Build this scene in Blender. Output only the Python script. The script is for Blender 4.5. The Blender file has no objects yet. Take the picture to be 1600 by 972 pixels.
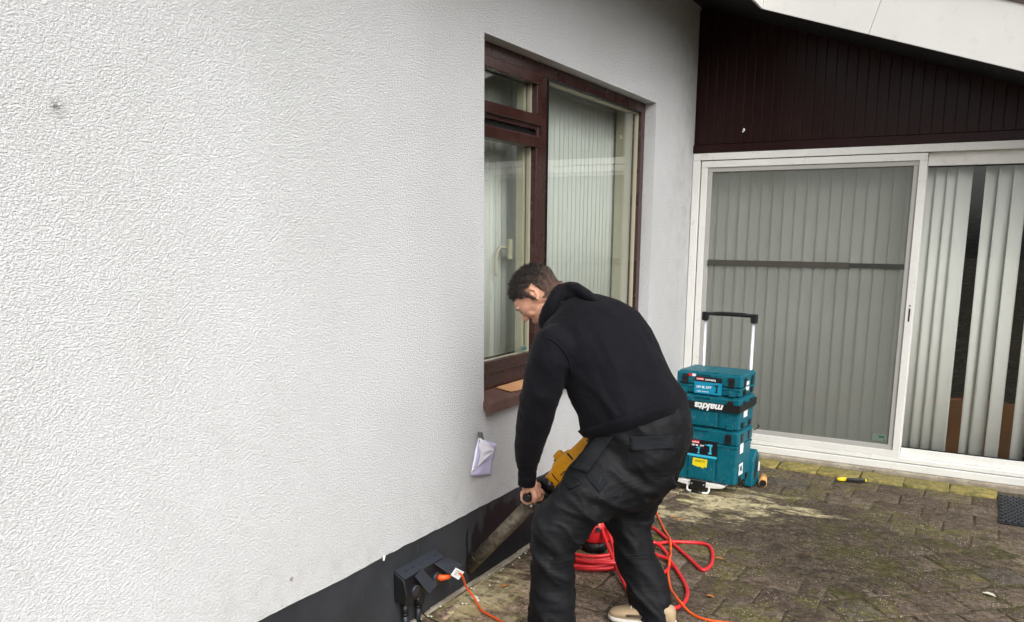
import bpy, bmesh, math, random
import numpy as np
from mathutils import Vector, Matrix, noise
from mathutils.bvhtree import BVHTree
random.seed(7)
rad = math.radians
SC = bpy.context.scene
COL = SC.collection

# ------------------------------------------------------------------ camera
cam_d = bpy.data.cameras.new('camera')
cam = bpy.data.objects.new('camera', cam_d); COL.objects.link(cam)
YAW, PITCH, ROLL = rad(29.544), rad(-10.6126), rad(0.4557)
fw = Vector((-math.sin(YAW)*math.cos(PITCH), math.cos(YAW)*math.cos(PITCH), math.sin(PITCH)))
rt = Vector((math.cos(YAW), math.sin(YAW), 0)); up = rt.cross(fw)
r2 = rt*math.cos(ROLL)+up*math.sin(ROLL); u2 = -rt*math.sin(ROLL)+up*math.cos(ROLL)
M = Matrix((r2, u2, -fw)).transposed().to_4x4(); M.translation = Vector((1.917, 0, 1.55))
cam.matrix_world = M
cam_d.sensor_fit = 'HORIZONTAL'; cam_d.sensor_width = 36; cam_d.lens = 36*1299.6/1600
cam_d.shift_y = (614.14-486)/1600
cam_d.clip_start = .05; cam_d.clip_end = 500
SC.camera = cam

# ------------------------------------------------------------------ light: overcast sky and a very soft sun
SUN_EL, SUN_AZ = rad(42), rad(127)      # azimuth clockwise from +y
w = bpy.data.worlds.new('World'); SC.world = w; w.use_nodes = True
wt = w.node_tree; bg = wt.nodes['Background']
sky = wt.nodes.new('ShaderNodeTexSky'); sky.sky_type = 'NISHITA'; sky.sun_disc = False
sky.sun_elevation = SUN_EL; sky.sun_rotation = SUN_AZ; sky.dust_density = 5; sky.air_density = 1.0; sky.ozone_density = 1.5
hs = wt.nodes.new('ShaderNodeHueSaturation'); hs.inputs['Saturation'].default_value = .16
wt.links.new(sky.outputs[0], hs.inputs['Color']); wt.links.new(hs.outputs[0], bg.inputs['Color'])
bg.inputs['Strength'].default_value = .15
sd = bpy.data.lights.new('sun', 'SUN'); sd.energy = .85; sd.angle = rad(55); sd.color = (1, .99, .975)
so = bpy.data.objects.new('sun', sd); COL.objects.link(so)
sv = Vector((math.sin(SUN_AZ)*math.cos(SUN_EL), math.cos(SUN_AZ)*math.cos(SUN_EL), math.sin(SUN_EL)))
so.rotation_euler = (-sv).to_track_quat('-Z', 'Y').to_euler(); so.location = (6, -6, 9)
vs = SC.view_settings
SC.display_settings.display_device = 'sRGB'
vs.view_transform = 'Standard'; vs.look = 'None'; vs.gamma = 1; vs.use_curve_mapping = False
vs.exposure = 0.60
SC.cycles.max_bounces = 10; SC.cycles.transparent_max_bounces = 16; SC.cycles.glossy_bounces = 4

# ------------------------------------------------------------------ material helpers
def s2l(*c):
    return tuple(((v/255)/12.92 if v/255 <= .04045 else (((v/255)+.055)/1.055)**2.4) for v in c)+(1,)
class NT:
    def __init__(s, name):
        s.m = bpy.data.materials.new(name); s.m.use_nodes = True; s.t = s.m.node_tree; s.t.nodes.clear()
        s.out = s.t.nodes.new('ShaderNodeOutputMaterial')
    def n(s, typ, ins=None, out=0, **attrs):
        nd = s.t.nodes.new('ShaderNode'+typ)
        for k, v in attrs.items(): setattr(nd, k, v)
        for k, v in (ins or {}).items():
            sock = nd.inputs[k]
            if isinstance(v, bpy.types.NodeSocket): s.t.links.new(v, sock)
            else: sock.default_value = v
        return nd.outputs[out]
    def math(s, op, a, b=0.0, c=0.0, clamp=False):
        return s.n('Math', {0: a, 1: b, 2: c}, operation=op, use_clamp=clamp)
    def pos(s, scale=(1, 1, 1), rot=(0, 0, 0), loc=(0, 0, 0), kind='obj'):
        g = s.n('NewGeometry') if kind == 'world' else s.n('TexCoord', out=3)
        return s.n('Mapping', {'Vector': g, 'Scale': scale, 'Rotation': rot, 'Location': loc})
    def noise(s, v, scale, detail=3, rough=.5, dist=0.0, out=0):
        return s.n('TexNoise', {'Vector': v, 'Scale': scale, 'Detail': detail, 'Roughness': rough, 'Distortion': dist}, out=out)
    def ramp(s, f, lo, hi, a=0.0, b=1.0, smooth=True):
        return s.n('MapRange', {'Value': f, 'From Min': lo, 'From Max': hi, 'To Min': a, 'To Max': b}, interpolation_type='SMOOTHSTEP' if smooth else 'LINEAR')
    def mix(s, f, a, b, mode='MIX'):
        nd = s.t.nodes.new('ShaderNodeMix'); nd.data_type = 'RGBA'; nd.blend_type = mode
        for i, v in ((0, f), (6, a), (7, b)):
            if isinstance(v, bpy.types.NodeSocket): s.t.links.new(v, nd.inputs[i])
            else: nd.inputs[i].default_value = v
        return nd.outputs[2]
    def bump(s, h, strength=.5, dist=.002, normal=None):
        d = {'Height': h, 'Strength': strength, 'Distance': dist}
        if normal is not None: d['Normal'] = normal
        return s.n('Bump', d)
    def bsdf(s, color, rough=.5, normal=None, **kw):
        d = {'Base Color': color, 'Roughness': rough}
        if normal is not None: d['Normal'] = normal
        for k, v in kw.items(): d[k.replace('_', ' ')] = v
        return s.n('BsdfPrincipled', d)
    def done(s, sh):
        s.t.links.new(sh, s.out.inputs['Surface']); return s.m
def worn(name, col, rough=.4, var=.25, scale=8, bumpd=.0006, bscale=60, metallic=0.0, spec=.5, dirt=None, dirt_amt=.3):
    """plain paint, plastic or metal with uneven tone, gloss and a faint surface relief"""
    t = NT(name); p = t.pos(kind='world')
    n1 = t.noise(p, scale, 4, .6); n2 = t.noise(p, bscale, 3, .6)
    dark = tuple(c*(1-var) for c in col[:3])+(1,)
    c = t.mix(t.ramp(n1, .3, .7), dark, col)
    if dirt: c = t.mix(t.math('MULTIPLY', t.ramp(t.noise(p, scale*4, 5, .7), .52, .72), dirt_amt), c, dirt)
    r = t.ramp(n2, .2, .8, max(rough-.1, .02), min(rough+.12, 1))
    return t.done(t.bsdf(c, r, t.bump(n2, .4, bumpd), Metallic=metallic, Specular_IOR_Level=spec))

# ------------------------------------------------------------------ object helpers
def tag(o, label=None, cat=None, group=None, kind=None):
    if label: o['label'] = label
    if cat: o['category'] = cat
    if group: o['group'] = group
    if kind: o['kind'] = kind
    return o
def thing(name, label, cat, loc=(0, 0, 0), group=None):
    o = bpy.data.objects.new(name, None); COL.objects.link(o); o.location = loc; o.empty_display_size = .1
    return tag(o, label, cat, group)
def origin(o):
    v = Vector((0, 0, 0))
    while o: v += o.location; o = o.parent
    return v
class MB:
    """collects shapes given in world coordinates, then links them as ONE mesh object"""
    def __init__(s): s.bm = bmesh.new()
    def box(s, c, size, bevel=0.0, R=None, seg=2):
        t = bmesh.new(); bmesh.ops.create_cube(t, size=1)
        bmesh.ops.scale(t, vec=size, verts=t.verts)
        if bevel: bmesh.ops.bevel(t, geom=t.edges[:], offset=bevel, segments=seg, profile=.5, affect='EDGES')
        if R is not None: bmesh.ops.transform(t, matrix=R.to_4x4(), verts=t.verts)
        bmesh.ops.translate(t, vec=c, verts=t.verts); s.add(t); return s
    def lohi(s, lo, hi, bevel=0.0):
        return s.box([(a+b)/2 for a, b in zip(lo, hi)], [abs(b-a) for a, b in zip(lo, hi)], bevel)
    def add(s, t, M=None):
        if M is not None: bmesh.ops.transform(t, matrix=M, verts=t.verts)
        m = {}
        for v in t.verts: m[v] = s.bm.verts.new(v.co)
        for f in t.faces:
            try: nf = s.bm.faces.new([m[v] for v in f.verts]); nf.smooth = f.smooth
            except ValueError: pass
        t.free()
    def rings(s, rings, cap=True, smooth=True, closed=False):
        vs_ = [[s.bm.verts.new(p) for p in r] for r in rings]; n = len(rings[0])
        seq = list(range(len(rings)-1))
        for i in seq:
            for j in range(n):
                f = s.bm.faces.new((vs_[i][j], vs_[i][(j+1) % n], vs_[i+1][(j+1) % n], vs_[i+1][j])); f.smooth = smooth
        if closed:
            for j in range(n):
                f = s.bm.faces.new((vs_[-1][j], vs_[-1][(j+1) % n], vs_[0][(j+1) % n], vs_[0][j])); f.smooth = smooth
        elif cap:
            s.bm.faces.new(vs_[0][::-1]); s.bm.faces.new(vs_[-1])
        return s
    def tube(s, pts, r, n=10, cap=True, closed=False, flat=1.0):
        pts = [Vector(p) for p in pts]; k = len(pts)
        rs = r if isinstance(r, (list, tuple)) else [r]*k
        T = [((pts[(i+1) % k] if closed or i < k-1 else pts[i])-(pts[i-1] if closed or i > 0 else pts[i])).normalized() for i in range(k)]
        a = T[0].orthogonal().normalized(); rg = []
        for i in range(k):
            a = (a-T[i]*a.dot(T[i])).normalized(); b = T[i].cross(a)
            rg.append([pts[i]+(a*math.cos(2*math.pi*j/n)+b*math.sin(2*math.pi*j/n)*flat)*rs[i] for j in range(n)])
        return s.rings(rg, cap, True, closed)
    def cyl(s, a, b, r, n=20, r2=None):
        a, b = Vector(a), Vector(b); rr = r if r2 is None else r2
        t = (b-a).normalized(); u = t.orthogonal().normalized(); v = t.cross(u)
        A = [[s.bm.verts.new(c+(u*math.cos(2*math.pi*j/n)+v*math.sin(2*math.pi*j/n))*q) for j in range(n)] for c, q in ((a, r), (b, rr))]
        for j in range(n):
            f = s.bm.faces.new((A[0][j], A[0][(j+1) % n], A[1][(j+1) % n], A[1][j])); f.smooth = True
        s.bm.faces.new(A[0][::-1]); s.bm.faces.new(A[1]); return s
    def prism(s, poly, d, bevel=0.0):
        """poly: 3D points of one face; d: extrusion vector"""
        t = bmesh.new(); d = Vector(d)
        a = [t.verts.new(p) for p in poly]; b = [t.verts.new(Vector(p)+d) for p in poly]; n = len(poly)
        t.faces.new(a[::-1]); t.faces.new(b)
        for j in range(n): t.faces.new((a[j], a[(j+1) % n], b[(j+1) % n], b[j]))
        bmesh.ops.recalc_face_normals(t, faces=t.faces[:])
        if bevel: bmesh.ops.bevel(t, geom=t.edges[:], offset=bevel, segments=2, profile=.5, affect='EDGES')
        s.add(t); return s
    def ball(s, c, r, seg=12, R=None):
        t = bmesh.new(); bmesh.ops.create_uvsphere(t, u_segments=seg, v_segments=max(6, seg*2//3), radius=1)
        rr = r if hasattr(r, '__len__') else (r, r, r)
        bmesh.ops.scale(t, vec=rr, verts=t.verts)
        for f in t.faces: f.smooth = True
        if R is not None: bmesh.ops.transform(t, matrix=R.to_4x4(), verts=t.verts)
        bmesh.ops.translate(t, vec=c, verts=t.verts); s.add(t); return s
    def build(s, name, mat, parent=None, recalc=True):
        if recalc: bmesh.ops.recalc_face_normals(s.bm, faces=s.bm.faces[:])
        off = origin(parent) if parent else Vector((0, 0, 0))
        bmesh.ops.translate(s.bm, vec=-off, verts=s.bm.verts)
        me = bpy.data.meshes.new(name); s.bm.to_mesh(me); s.bm.free()
        o = bpy.data.objects.new(name, me); COL.objects.link(o); o.parent = parent
        if mat is not None: me.materials.append(mat)
        return o
def split_build(mb, name, mat, parent=None):
    """links every loose piece as an object of its own"""
    bmesh.ops.recalc_face_normals(mb.bm, faces=mb.bm.faces[:]); seen = set(); out = []
    for v0 in mb.bm.verts:
        if v0 in seen: continue
        st_, isl = [v0], []; seen.add(v0)
        while st_:
            v = st_.pop(); isl.append(v)
            for e in v.link_edges:
                o = e.other_vert(v)
                if o not in seen: seen.add(o); st_.append(o)
        m = MB(); mp = {v: m.bm.verts.new(v.co) for v in isl}
        for f in {f for v in isl for f in v.link_faces}:
            nf = m.bm.faces.new([mp[v] for v in f.verts]); nf.smooth = f.smooth
        out.append(m.build(name, mat, parent, recalc=False))
    mb.bm.free(); return out
def B(): return MB()
def curve_pts(pts, n=8, closed=False):
    """Catmull-Rom through the points"""
    P = [Vector(p) for p in pts]; out = []; k = len(P)
    for i in range(k if closed else k-1):
        p0 = P[i-1] if (i or closed) else P[0]; p1 = P[i]; p2 = P[(i+1) % k]; p3 = P[(i+2) % k] if closed or i+2 < k else P[-1]
        for j in range(n):
            t = j/n; out.append(.5*((2*p1)+(p2-p0)*t+(2*p0-5*p1+4*p2-p3)*t*t+(3*p1-p0-3*p2+p3)*t**3))
    if not closed: out.append(P[-1])
    return out
def frame(x, z):
    """rotation whose columns are x, y, z directions"""
    x = Vector(x).normalized(); z = Vector(z); z = (z-x*z.dot(x)).normalized(); y = z.cross(x)
    return Matrix((x, y, z)).transposed()
def text(name, body, size, mat, parent, c, R, depth=.0008, bold=.0, sx=1.0, shear=0.0):
    """flat lettering, centred at c; R's columns: reading direction, up, outward"""
    cu = bpy.data.curves.new(name, 'FONT'); cu.body = body; cu.size = size; cu.align_x = 'CENTER'; cu.align_y = 'CENTER'
    cu.extrude = depth; cu.offset = bold; cu.shear = shear; cu.resolution_u = 3
    tmp = bpy.data.objects.new('tmp_text', cu); COL.objects.link(tmp)
    dg = bpy.context.evaluated_depsgraph_get(); me = bpy.data.meshes.new_from_object(tmp.evaluated_get(dg))
    bpy.data.objects.remove(tmp); bpy.data.curves.remove(cu)
    off = origin(parent)
    for v in me.vertices:
        q = v.co.copy(); q.x *= sx; v.co = R @ q + Vector(c) - off
    me.name = name; me.materials.clear(); me.materials.append(mat)
    o = bpy.data.objects.new(name, me); COL.objects.link(o); o.parent = parent
    return o
def eval_mesh(o, name):
    dg = bpy.context.evaluated_depsgraph_get(); me = bpy.data.meshes.new_from_object(o.evaluated_get(dg)); me.name = name
    bpy.data.objects.remove(o); return me
def fuse(mb, name, voxel, smooth_it=4, smooth_f=.5):
    """one continuous skin over overlapping shapes (world coordinates)"""
    o = mb.build('tmp_'+name, None)
    m = o.modifiers.new('r', 'REMESH'); m.mode = 'VOXEL'; m.voxel_size = voxel; m.use_smooth_shade = True
    m2 = o.modifiers.new('s', 'SMOOTH'); m2.factor = smooth_f; m2.iterations = smooth_it
    return eval_mesh(o, name)
def link_mesh(me, name, mat, parent):
    off = origin(parent) if parent else Vector((0, 0, 0))
    me.transform(Matrix.Translation(-off)); me.materials.clear(); me.materials.append(mat)
    for p in me.polygons: p.use_smooth = True
    o = bpy.data.objects.new(name, me); COL.objects.link(o); o.parent = parent; return o

# ------------------------------------------------------------------ materials
def mat_stucco():
    t = NT('stucco'); p = t.pos(kind='world')
    ps = t.pos(kind='world', scale=(1, .72, 1.2))
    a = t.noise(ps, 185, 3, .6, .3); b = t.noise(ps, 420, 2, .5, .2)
    h = t.math('ADD', t.ramp(a, .34, .66), t.math('MULTIPLY', b, .35)); h = t.math('ADD', h, t.math('MULTIPLY', t.ramp(t.noise(ps, 92, 2, .5, .3), .36, .64), .45)); h = t.math('MULTIPLY', h, t.ramp(t.n('SeparateXYZ', {0: p}, out=1), 1.4, 3.6, .78, 1.4))
    big = t.noise(p, 1.3, 4, .6); mid = t.noise(p, 9, 4, .65)
    c = t.mix(t.ramp(big, .3, .75), s2l(222, 223, 223), s2l(230, 231, 232))
    c = t.mix(t.math('MULTIPLY', t.ramp(a, .46, .30), .26), c, s2l(120, 120, 119))  # pits of the grain painted darker, standing in for the shade inside them
    stn = t.ramp(t.noise(t.pos(kind='world', scale=(1, 1.6, .5)), 2.4, 5, .65), .52, .78); c = t.mix(t.math('MULTIPLY', stn, .07), c, s2l(172, 170, 160))
    low = t.math('MULTIPLY', t.ramp(t.n('SeparateXYZ', {0: p}, out=2), .62, .34), t.ramp(t.noise(p, 12, 5, .7), .42, .7)); c = t.mix(t.math('MULTIPLY', low, .18), c, s2l(150, 142, 124))
    # grime specks towards the inner corner, and a few knocks in the render
    sep = t.n('SeparateXYZ', {0: p}, out=1); sz = t.n('SeparateXYZ', {0: p}, out=2)
    near = t.math('MULTIPLY', t.ramp(sep, 5.2, 5.95), t.ramp(sz, .5, 1.6))
    sp = t.ramp(t.noise(p, 42, 3, .6), .69, .74)
    c = t.mix(t.math('MULTIPLY', t.math('MULTIPLY', sp, near), .8), c, s2l(70, 62, 52))
    c = t.mix(t.math('MULTIPLY', t.math('MULTIPLY', t.ramp(mid, .4, .7), near), .22), c, s2l(150, 140, 122))
    for q, r, col, am in (((0, 1.23, 1.839), .012, s2l(105, 100, 94), .7), ((0, 1.235, 1.835), .036, s2l(160, 158, 152), .35), ((0, 1.907, .426), .012, s2l(120, 95, 70), .7)):
        d = t.n('VectorMath', {0: p, 1: q}, out=1, operation='DISTANCE')
        d = t.math('ADD', d, t.math('MULTIPLY', t.math('SUBTRACT', t.noise(p, 60, 3), .5), r*1.6))
        c = t.mix(t.math('MULTIPLY', t.ramp(d, r, r*.2), am), c, col)
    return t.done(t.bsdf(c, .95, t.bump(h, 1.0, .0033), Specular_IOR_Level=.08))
def mat_plinth():
    t = NT('plinth_paint'); p = t.pos(kind='world'); n = t.noise(p, 35, 5, .65); b = t.noise(p, 4, 4, .6)
    c = t.mix(t.ramp(b, .3, .7), s2l(40, 42, 45), s2l(52, 54, 57))
    st = t.ramp(t.noise(t.pos(kind='world', scale=(1, 3.2, .8)), 9, 5, .7), .63, .7)
    c = t.mix(t.math('MULTIPLY', st, .35), c, s2l(86, 86, 84))
    # wet dark splashes round the drilled hole, down to the paving
    d = t.n('VectorMath', {0: t.pos(kind='world', scale=(1, 1, 1.5)), 1: (0, 3.3, .13)}, out=1, operation='DISTANCE')
    d = t.math('ADD', d, t.math('MULTIPLY', t.math('SUBTRACT', t.noise(t.pos(kind='world', scale=(1, 2.5, .7)), 7, 4, .6), .5), .55))
    wet = t.ramp(d, .34, .31); c = t.mix(wet, c, s2l(24, 25, 28))
    return t.done(t.bsdf(c, t.ramp(wet, 0, 1, .65, .5), t.bump(n, .6, .0025), Specular_IOR_Level=.3))
def mat_glass(name='glass', tint=(.985, .99, .986, 1)):
    t = NT(name); lw = t.n('LayerWeight', {'Blend': .5}, out=1)
    f = t.math('ADD', .055, t.math('MULTIPLY', t.math('POWER', lw, 4.0), .75), clamp=True)
    wob = t.bump(t.noise(t.pos(kind='world'), 2.2, 1, .4), .12, .01)
    g = t.n('BsdfGlossy', {'Color': (1, 1, 1, 1), 'Roughness': 0.0, 'Normal': wob}); tr = t.n('BsdfTransparent', {'Color': tint})
    return t.done(t.n('MixShader', {0: f, 1: tr, 2: g}))
def mat_screen():
    t = NT('fly_screen_mesh'); df = t.n('BsdfDiffuse', {'Color': s2l(136, 139, 131)}); tr = t.n('BsdfTransparent', {'Color': (1, 1, 1, 1)})
    return t.done(t.n('MixShader', {0: .34, 1: tr, 2: df}))
def mat_slat(name='blind_fabric', col=s2l(222, 223, 216)):
    t = NT(name); p = t.pos(kind='world', scale=(60, 60, 1)); n = t.noise(p, 4, 3, .6)
    c = t.mix(n, tuple(x*.93 for x in col[:3])+(1,), col)
    a = t.bsdf(c, .8); tl = t.n('BsdfTranslucent', {'Color': col})
    return t.done(t.n('MixShader', {0: .06, 1: a, 2: tl}))
def dust_mask(t, p):
    strk = t.noise(t.pos(kind='world', scale=(1.0, 2.2, 1)), 5.5, 6, .68, .6); tot = None
    for q, sc, r in (((.66, 4.80, 0), (1, 1.1, 1), .50), ((.98, 4.84, 0), (.75, 2.8, 1), .34), ((.5, 4.45, 0), (1, 1.7, 1), .28), ((.13, 2.98, 0), (1, .85, 1), .34)):
        d = t.n('VectorMath', {0: t.n('VectorMath', {0: p, 1: q}, operation='SUBTRACT'), 1: sc}, operation='MULTIPLY')
        d = t.n('VectorMath', {0: d}, out=1, operation='LENGTH')
        m = t.math('SUBTRACT', t.math('SUBTRACT', 1.0, t.math('DIVIDE', d, r)), t.math('MULTIPLY', t.math('SUBTRACT', .56, strk), 3.8))
        m = t.ramp(m, .0, .7); tot = m if tot is None else t.math('MAXIMUM', tot, m)
    return t.math('MULTIPLY', tot, t.ramp(t.noise(p, 22, 5, .7), .28, .55))
def grit(t, p, c, amt=1.0):
    for sc, lo, hi in ((52, .62, 1.42), (135, .66, 1.4)):
        v = t.n('SeparateXYZ', {0: t.n('TexVoronoi', {'Vector': p, 'Scale': sc}, out=1)}, out=0)
        g_ = t.n('CombineXYZ', {0: t.ramp(v, 0, 1, lo, hi, False), 1: t.ramp(v, 0, 1, lo, hi, False), 2: t.ramp(v, 0, 1, lo, hi, False)})
        c = t.mix(amt, c, g_, 'MULTIPLY')
    return c
def mat_paver(name, kind):
    t = NT(name); p = t.pos(kind='world'); isl = t.n('NewGeometry', out='Random Per Island')
    n1 = t.noise(p, 2.2, 5, .6); n2 = t.noise(p, 14, 5, .65); n3 = t.noise(p, 90, 4, .7); n4 = t.noise(p, 38, 4, .65)
    X = t.n('SeparateXYZ', {0: p}, out=0); Y = t.n('SeparateXYZ', {0: p}, out=1)
    if kind == 'yellow':
        c = t.mix(isl, s2l(150, 134, 76), s2l(130, 118, 66)); c = t.mix(t.ramp(n2, .4, .65), c, s2l(104, 100, 56)); c = t.mix(t.ramp(n4, .5, .7), c, s2l(152, 142, 84))
    else:
        c = t.mix(isl, s2l(78, 66, 56), s2l(106, 93, 81))
        c = t.mix(t.ramp(t.math('FRACT', t.math('MULTIPLY', isl, 7.3)), .92, .94), c, s2l(84, 78, 70))
        dry = t.math('MULTIPLY', t.ramp(t.math('ADD', X, t.math('MULTIPLY', n1, .5)), .95, .45), t.ramp(Y, 3.7, 3.3))
        c = t.mix(dry, c, t.mix(isl, s2l(168, 143, 124), s2l(140, 118, 104)))
        c = t.mix(t.math('MULTIPLY', t.ramp(n2, .40, .64), .7), c, s2l(60, 50, 36))
        moss = t.math('MULTIPLY', t.ramp(t.math('ADD', n1, t.math('MULTIPLY', n2, .45)), .70, .86), .65)
        c = t.mix(moss, c, t.mix(n4, s2l(72, 72, 30), s2l(104, 98, 44)))
        # wet, darker middle of the yard
        wd = t.n('VectorMath', {0: t.pos(kind='world', scale=(.8, 1, 1)), 1: (1.0, 4.45, 0)}, out=1, operation='DISTANCE')
        wet = t.math('MULTIPLY', t.ramp(t.math('ADD', wd, t.math('MULTIPLY', t.math('SUBTRACT', n1, .5), .9)), .75, .35), .45)
        c = t.mix(wet, c, s2l(52, 44, 36))
    c = grit(t, p, c, .55 if kind == 'yellow' else .9)
    # pale aggregate specks
    v = t.n('TexVoronoi', {'Vector': p, 'Scale': 95, 'Randomness': 1.0}); vc = t.n('TexVoronoi', {'Vector': p, 'Scale': 95, 'Randomness': 1.0}, out=1)
    pick = t.ramp(t.n('SeparateXYZ', {0: vc}, out=0), .62, .66)
    sk = t.math('MULTIPLY', t.math('MULTIPLY', t.ramp(v, .42, .25), pick), t.ramp(n1, .30, .52))
    sk = t.math('MULTIPLY', sk, t.ramp(t.noise(p, 7, 3, .6), .42, .58))
    if kind != 'yellow': sk = t.math('MULTIPLY', sk, t.ramp(n4, .30, .5)); c = t.mix(t.math('MULTIPLY', sk, .9), c, s2l(184, 168, 150))
    # cream drilling dust and slurry
    if kind != 'yellow':
        wp = t.n('VectorMath', {0: p, 1: (.10, 3.14, 0)}, out=1, operation='DISTANCE'); wp = t.math('ADD', wp, t.math('MULTIPLY', t.math('SUBTRACT', t.noise(p, 16, 4, .65), .5), .35))
        c = t.mix(t.ramp(wp, .15, .11), c, s2l(84, 58, 48))
    tot = dust_mask(t, p)
    c = t.mix(t.math('MULTIPLY', tot, .85), c, t.mix(n4, s2l(188, 174, 132), s2l(218, 206, 166)))
    c = t.mix(t.math('MULTIPLY', t.ramp(n4, .5, .68), .35), c, s2l(44, 36, 26)); c = t.mix(t.math('MULTIPLY', t.ramp(n3, .55, .7), .3), c, s2l(150, 138, 120))
    h = t.math('ADD', t.math('MULTIPLY', n3, .5), n4); h = t.math('ADD', h, t.math('MULTIPLY', sk, .5))
    ro = t.math('SUBTRACT', .85, t.math('MULTIPLY', t.ramp(n1, .45, .7), .28))
    return t.done(t.bsdf(c, ro, t.bump(h, 1, .006), Specular_IOR_Level=.3))
def mat_joint():
    t = NT('joint_soil_and_moss'); p = t.pos(kind='world'); n = t.noise(p, 5, 5, .65); f = t.noise(p, 70, 4, .7)
    c = t.mix(t.ramp(n, .42, .6), s2l(70, 58, 42), s2l(82, 78, 34)); c = t.mix(t.ramp(f, .45, .7), c, s2l(50, 42, 30))
    d = t.n('VectorMath', {0: p, 1: (.15, 2.95, 0)}, out=1, operation='DISTANCE')
    m = t.ramp(t.math('ADD', d, t.math('MULTIPLY', n, .4)), .75, .5); c = t.mix(t.math('MULTIPLY', t.math('MULTIPLY', m, .8), t.ramp(n, .42, .6)), c, s2l(178, 160, 112))
    return t.done(t.bsdf(c, .95, t.bump(f, 1, .006)))
def mat_silt():
    t = NT('trodden_silt_and_moss'); p = t.pos(kind='world'); n1 = t.noise(p, 2.2, 5, .6); n2 = t.noise(p, 14, 5, .65); f = t.noise(p, 75, 5, .75); n4 = t.noise(p, 32, 5, .7)
    c = t.mix(t.ramp(n2, .35, .65), s2l(60, 51, 41), s2l(86, 75, 62)); c = t.mix(t.math('MULTIPLY', t.ramp(f, .45, .7), .6), c, s2l(50, 41, 30))
    moss = t.math('MULTIPLY', t.ramp(t.math('ADD', t.noise(p, 3.4, 5, .65), t.math('ADD', t.math('MULTIPLY', n4, .3), t.ramp(t.n('SeparateXYZ', {0: p}, out=0), 1.2, 1.9, 0.0, .09))), .64, .78), .85); c = t.mix(moss, c, t.mix(f, s2l(50, 48, 24), s2l(82, 77, 38)))
    c = t.mix(t.math('MULTIPLY', t.ramp(t.noise(p, 9, 4, .6), .64, .72), .5), c, s2l(112, 74, 40))
    c = grit(t, p, c, 1.0)
    d = t.n('VectorMath', {0: p, 1: (.13, 2.98, 0)}, out=1, operation='DISTANCE'); m = t.ramp(t.math('ADD', d, t.math('MULTIPLY', n2, .7)), .78, .5); c = t.mix(t.math('MULTIPLY', m, .8), c, t.mix(f, s2l(150, 132, 92), s2l(204, 186, 138)))
    c = t.mix(t.math('MULTIPLY', dust_mask(t, p), .8), c, t.mix(f, s2l(184, 170, 128), s2l(218, 206, 166)))
    pk = t.math('MULTIPLY', t.ramp(t.noise(p, 120, 2, .5), .60, .66), t.ramp(t.noise(p, 5, 4, .6), .42, .6)); pk = t.math('MULTIPLY', pk, t.ramp(t.noise(p, 40, 3, .6), .36, .6)); c = t.mix(t.math('MULTIPLY', pk, .85), c, s2l(176, 160, 140))
    return t.done(t.bsdf(c, t.ramp(n1, .4, .65, .9, .6), t.bump(f, 1, .008), Specular_IOR_Level=.3))
def mat_concrete():
    t = NT('concrete'); p = t.pos(kind='world'); n = t.noise(p, 9, 5, .65); f = t.noise(p, 80, 4, .7)
    c = t.mix(t.ramp(n, .3, .7), s2l(128, 118, 102), s2l(168, 158, 142)); c = t.mix(t.ramp(t.noise(p, 30, 3, .7), .6, .72), c, s2l(88, 80, 60))
    return t.done(t.bsdf(c, .9, t.bump(f, .8, .003)))
def mat_wood():
    t = NT('dark_brown_boards'); p = t.pos(kind='world', scale=(14, 14, 1)); n = t.noise(p, 3, 5, .6, .4); q = t.noise(t.pos(kind='world'), 2.5, 4, .6)
    c = t.mix(t.ramp(n, .3, .75), s2l(32, 13, 12), s2l(38, 16, 14)); c = t.mix(t.ramp(q, .45, .75), c, s2l(42, 18, 18))
    return t.done(t.bsdf(c, t.ramp(q, .3, .7, .28, .42), t.bump(n, .15, .001), Specular_IOR_Level=.22))
def mat_brown_frame():
    t = NT('brown_frame_paint'); p = t.pos(kind='world', scale=(1, 1, 1)); n = t.noise(p, 6, 5, .6); f = t.noise(t.pos(kind='world', scale=(1, .15, 1)), 90, 3, .6)
    c = t.mix(t.ramp(n, .3, .7), s2l(50, 28, 24), s2l(56, 31, 27)); c = t.mix(t.math('MULTIPLY', t.ramp(f, .70, .76), .25), c, s2l(140, 118, 108))
    return t.done(t.bsdf(c, t.ramp(n, .3, .7, .2, .34), t.bump(t.noise(t.pos(kind='world', scale=(1, .1, 1)), 40, 2, .5), .12, .0006)))
def mat_cloth(name, a, b, weave=900, fold=.5, rough=.95, dust=0.0, fz=(6, 6, 16), sheen=.15, spec=.2):
    t = NT(name); p = t.pos(kind='world'); n = t.noise(p, 5, 4, .6); wv = t.noise(p, weave, 2, .5)
    f1 = t.noise(t.pos(kind='world', scale=fz), 1.0, 3, .55, 1.2)
    c = t.mix(t.ramp(n, .3, .7), a, b)
    if dust: c = t.mix(t.math('MULTIPLY', t.ramp(t.noise(p, 16, 6, .75), .58, .8), dust), c, s2l(120, 120, 122))
    h = t.math('ADD', t.math('MULTIPLY', f1, fold), t.math('MULTIPLY', wv, .02))
    return t.done(t.bsdf(c, rough, t.bump(h, .6, .03), Sheen_Weight=sheen, Sheen_Roughness=.5, Specular_IOR_Level=spec))
def mat_skin():
    t = NT('skin'); p = t.pos(kind='world'); n = t.noise(p, 26, 4, .6); f = t.noise(p, 400, 3, .6)
    c = t.mix(t.ramp(n, .3, .7), s2l(178, 128, 104), s2l(204, 154, 128))
    return t.done(t.bsdf(c, .5, t.bump(f, .35, .0008), Subsurface_Weight=.12, Subsurface_Radius=(.012, .005, .003), Subsurface_Scale=.6))
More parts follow.
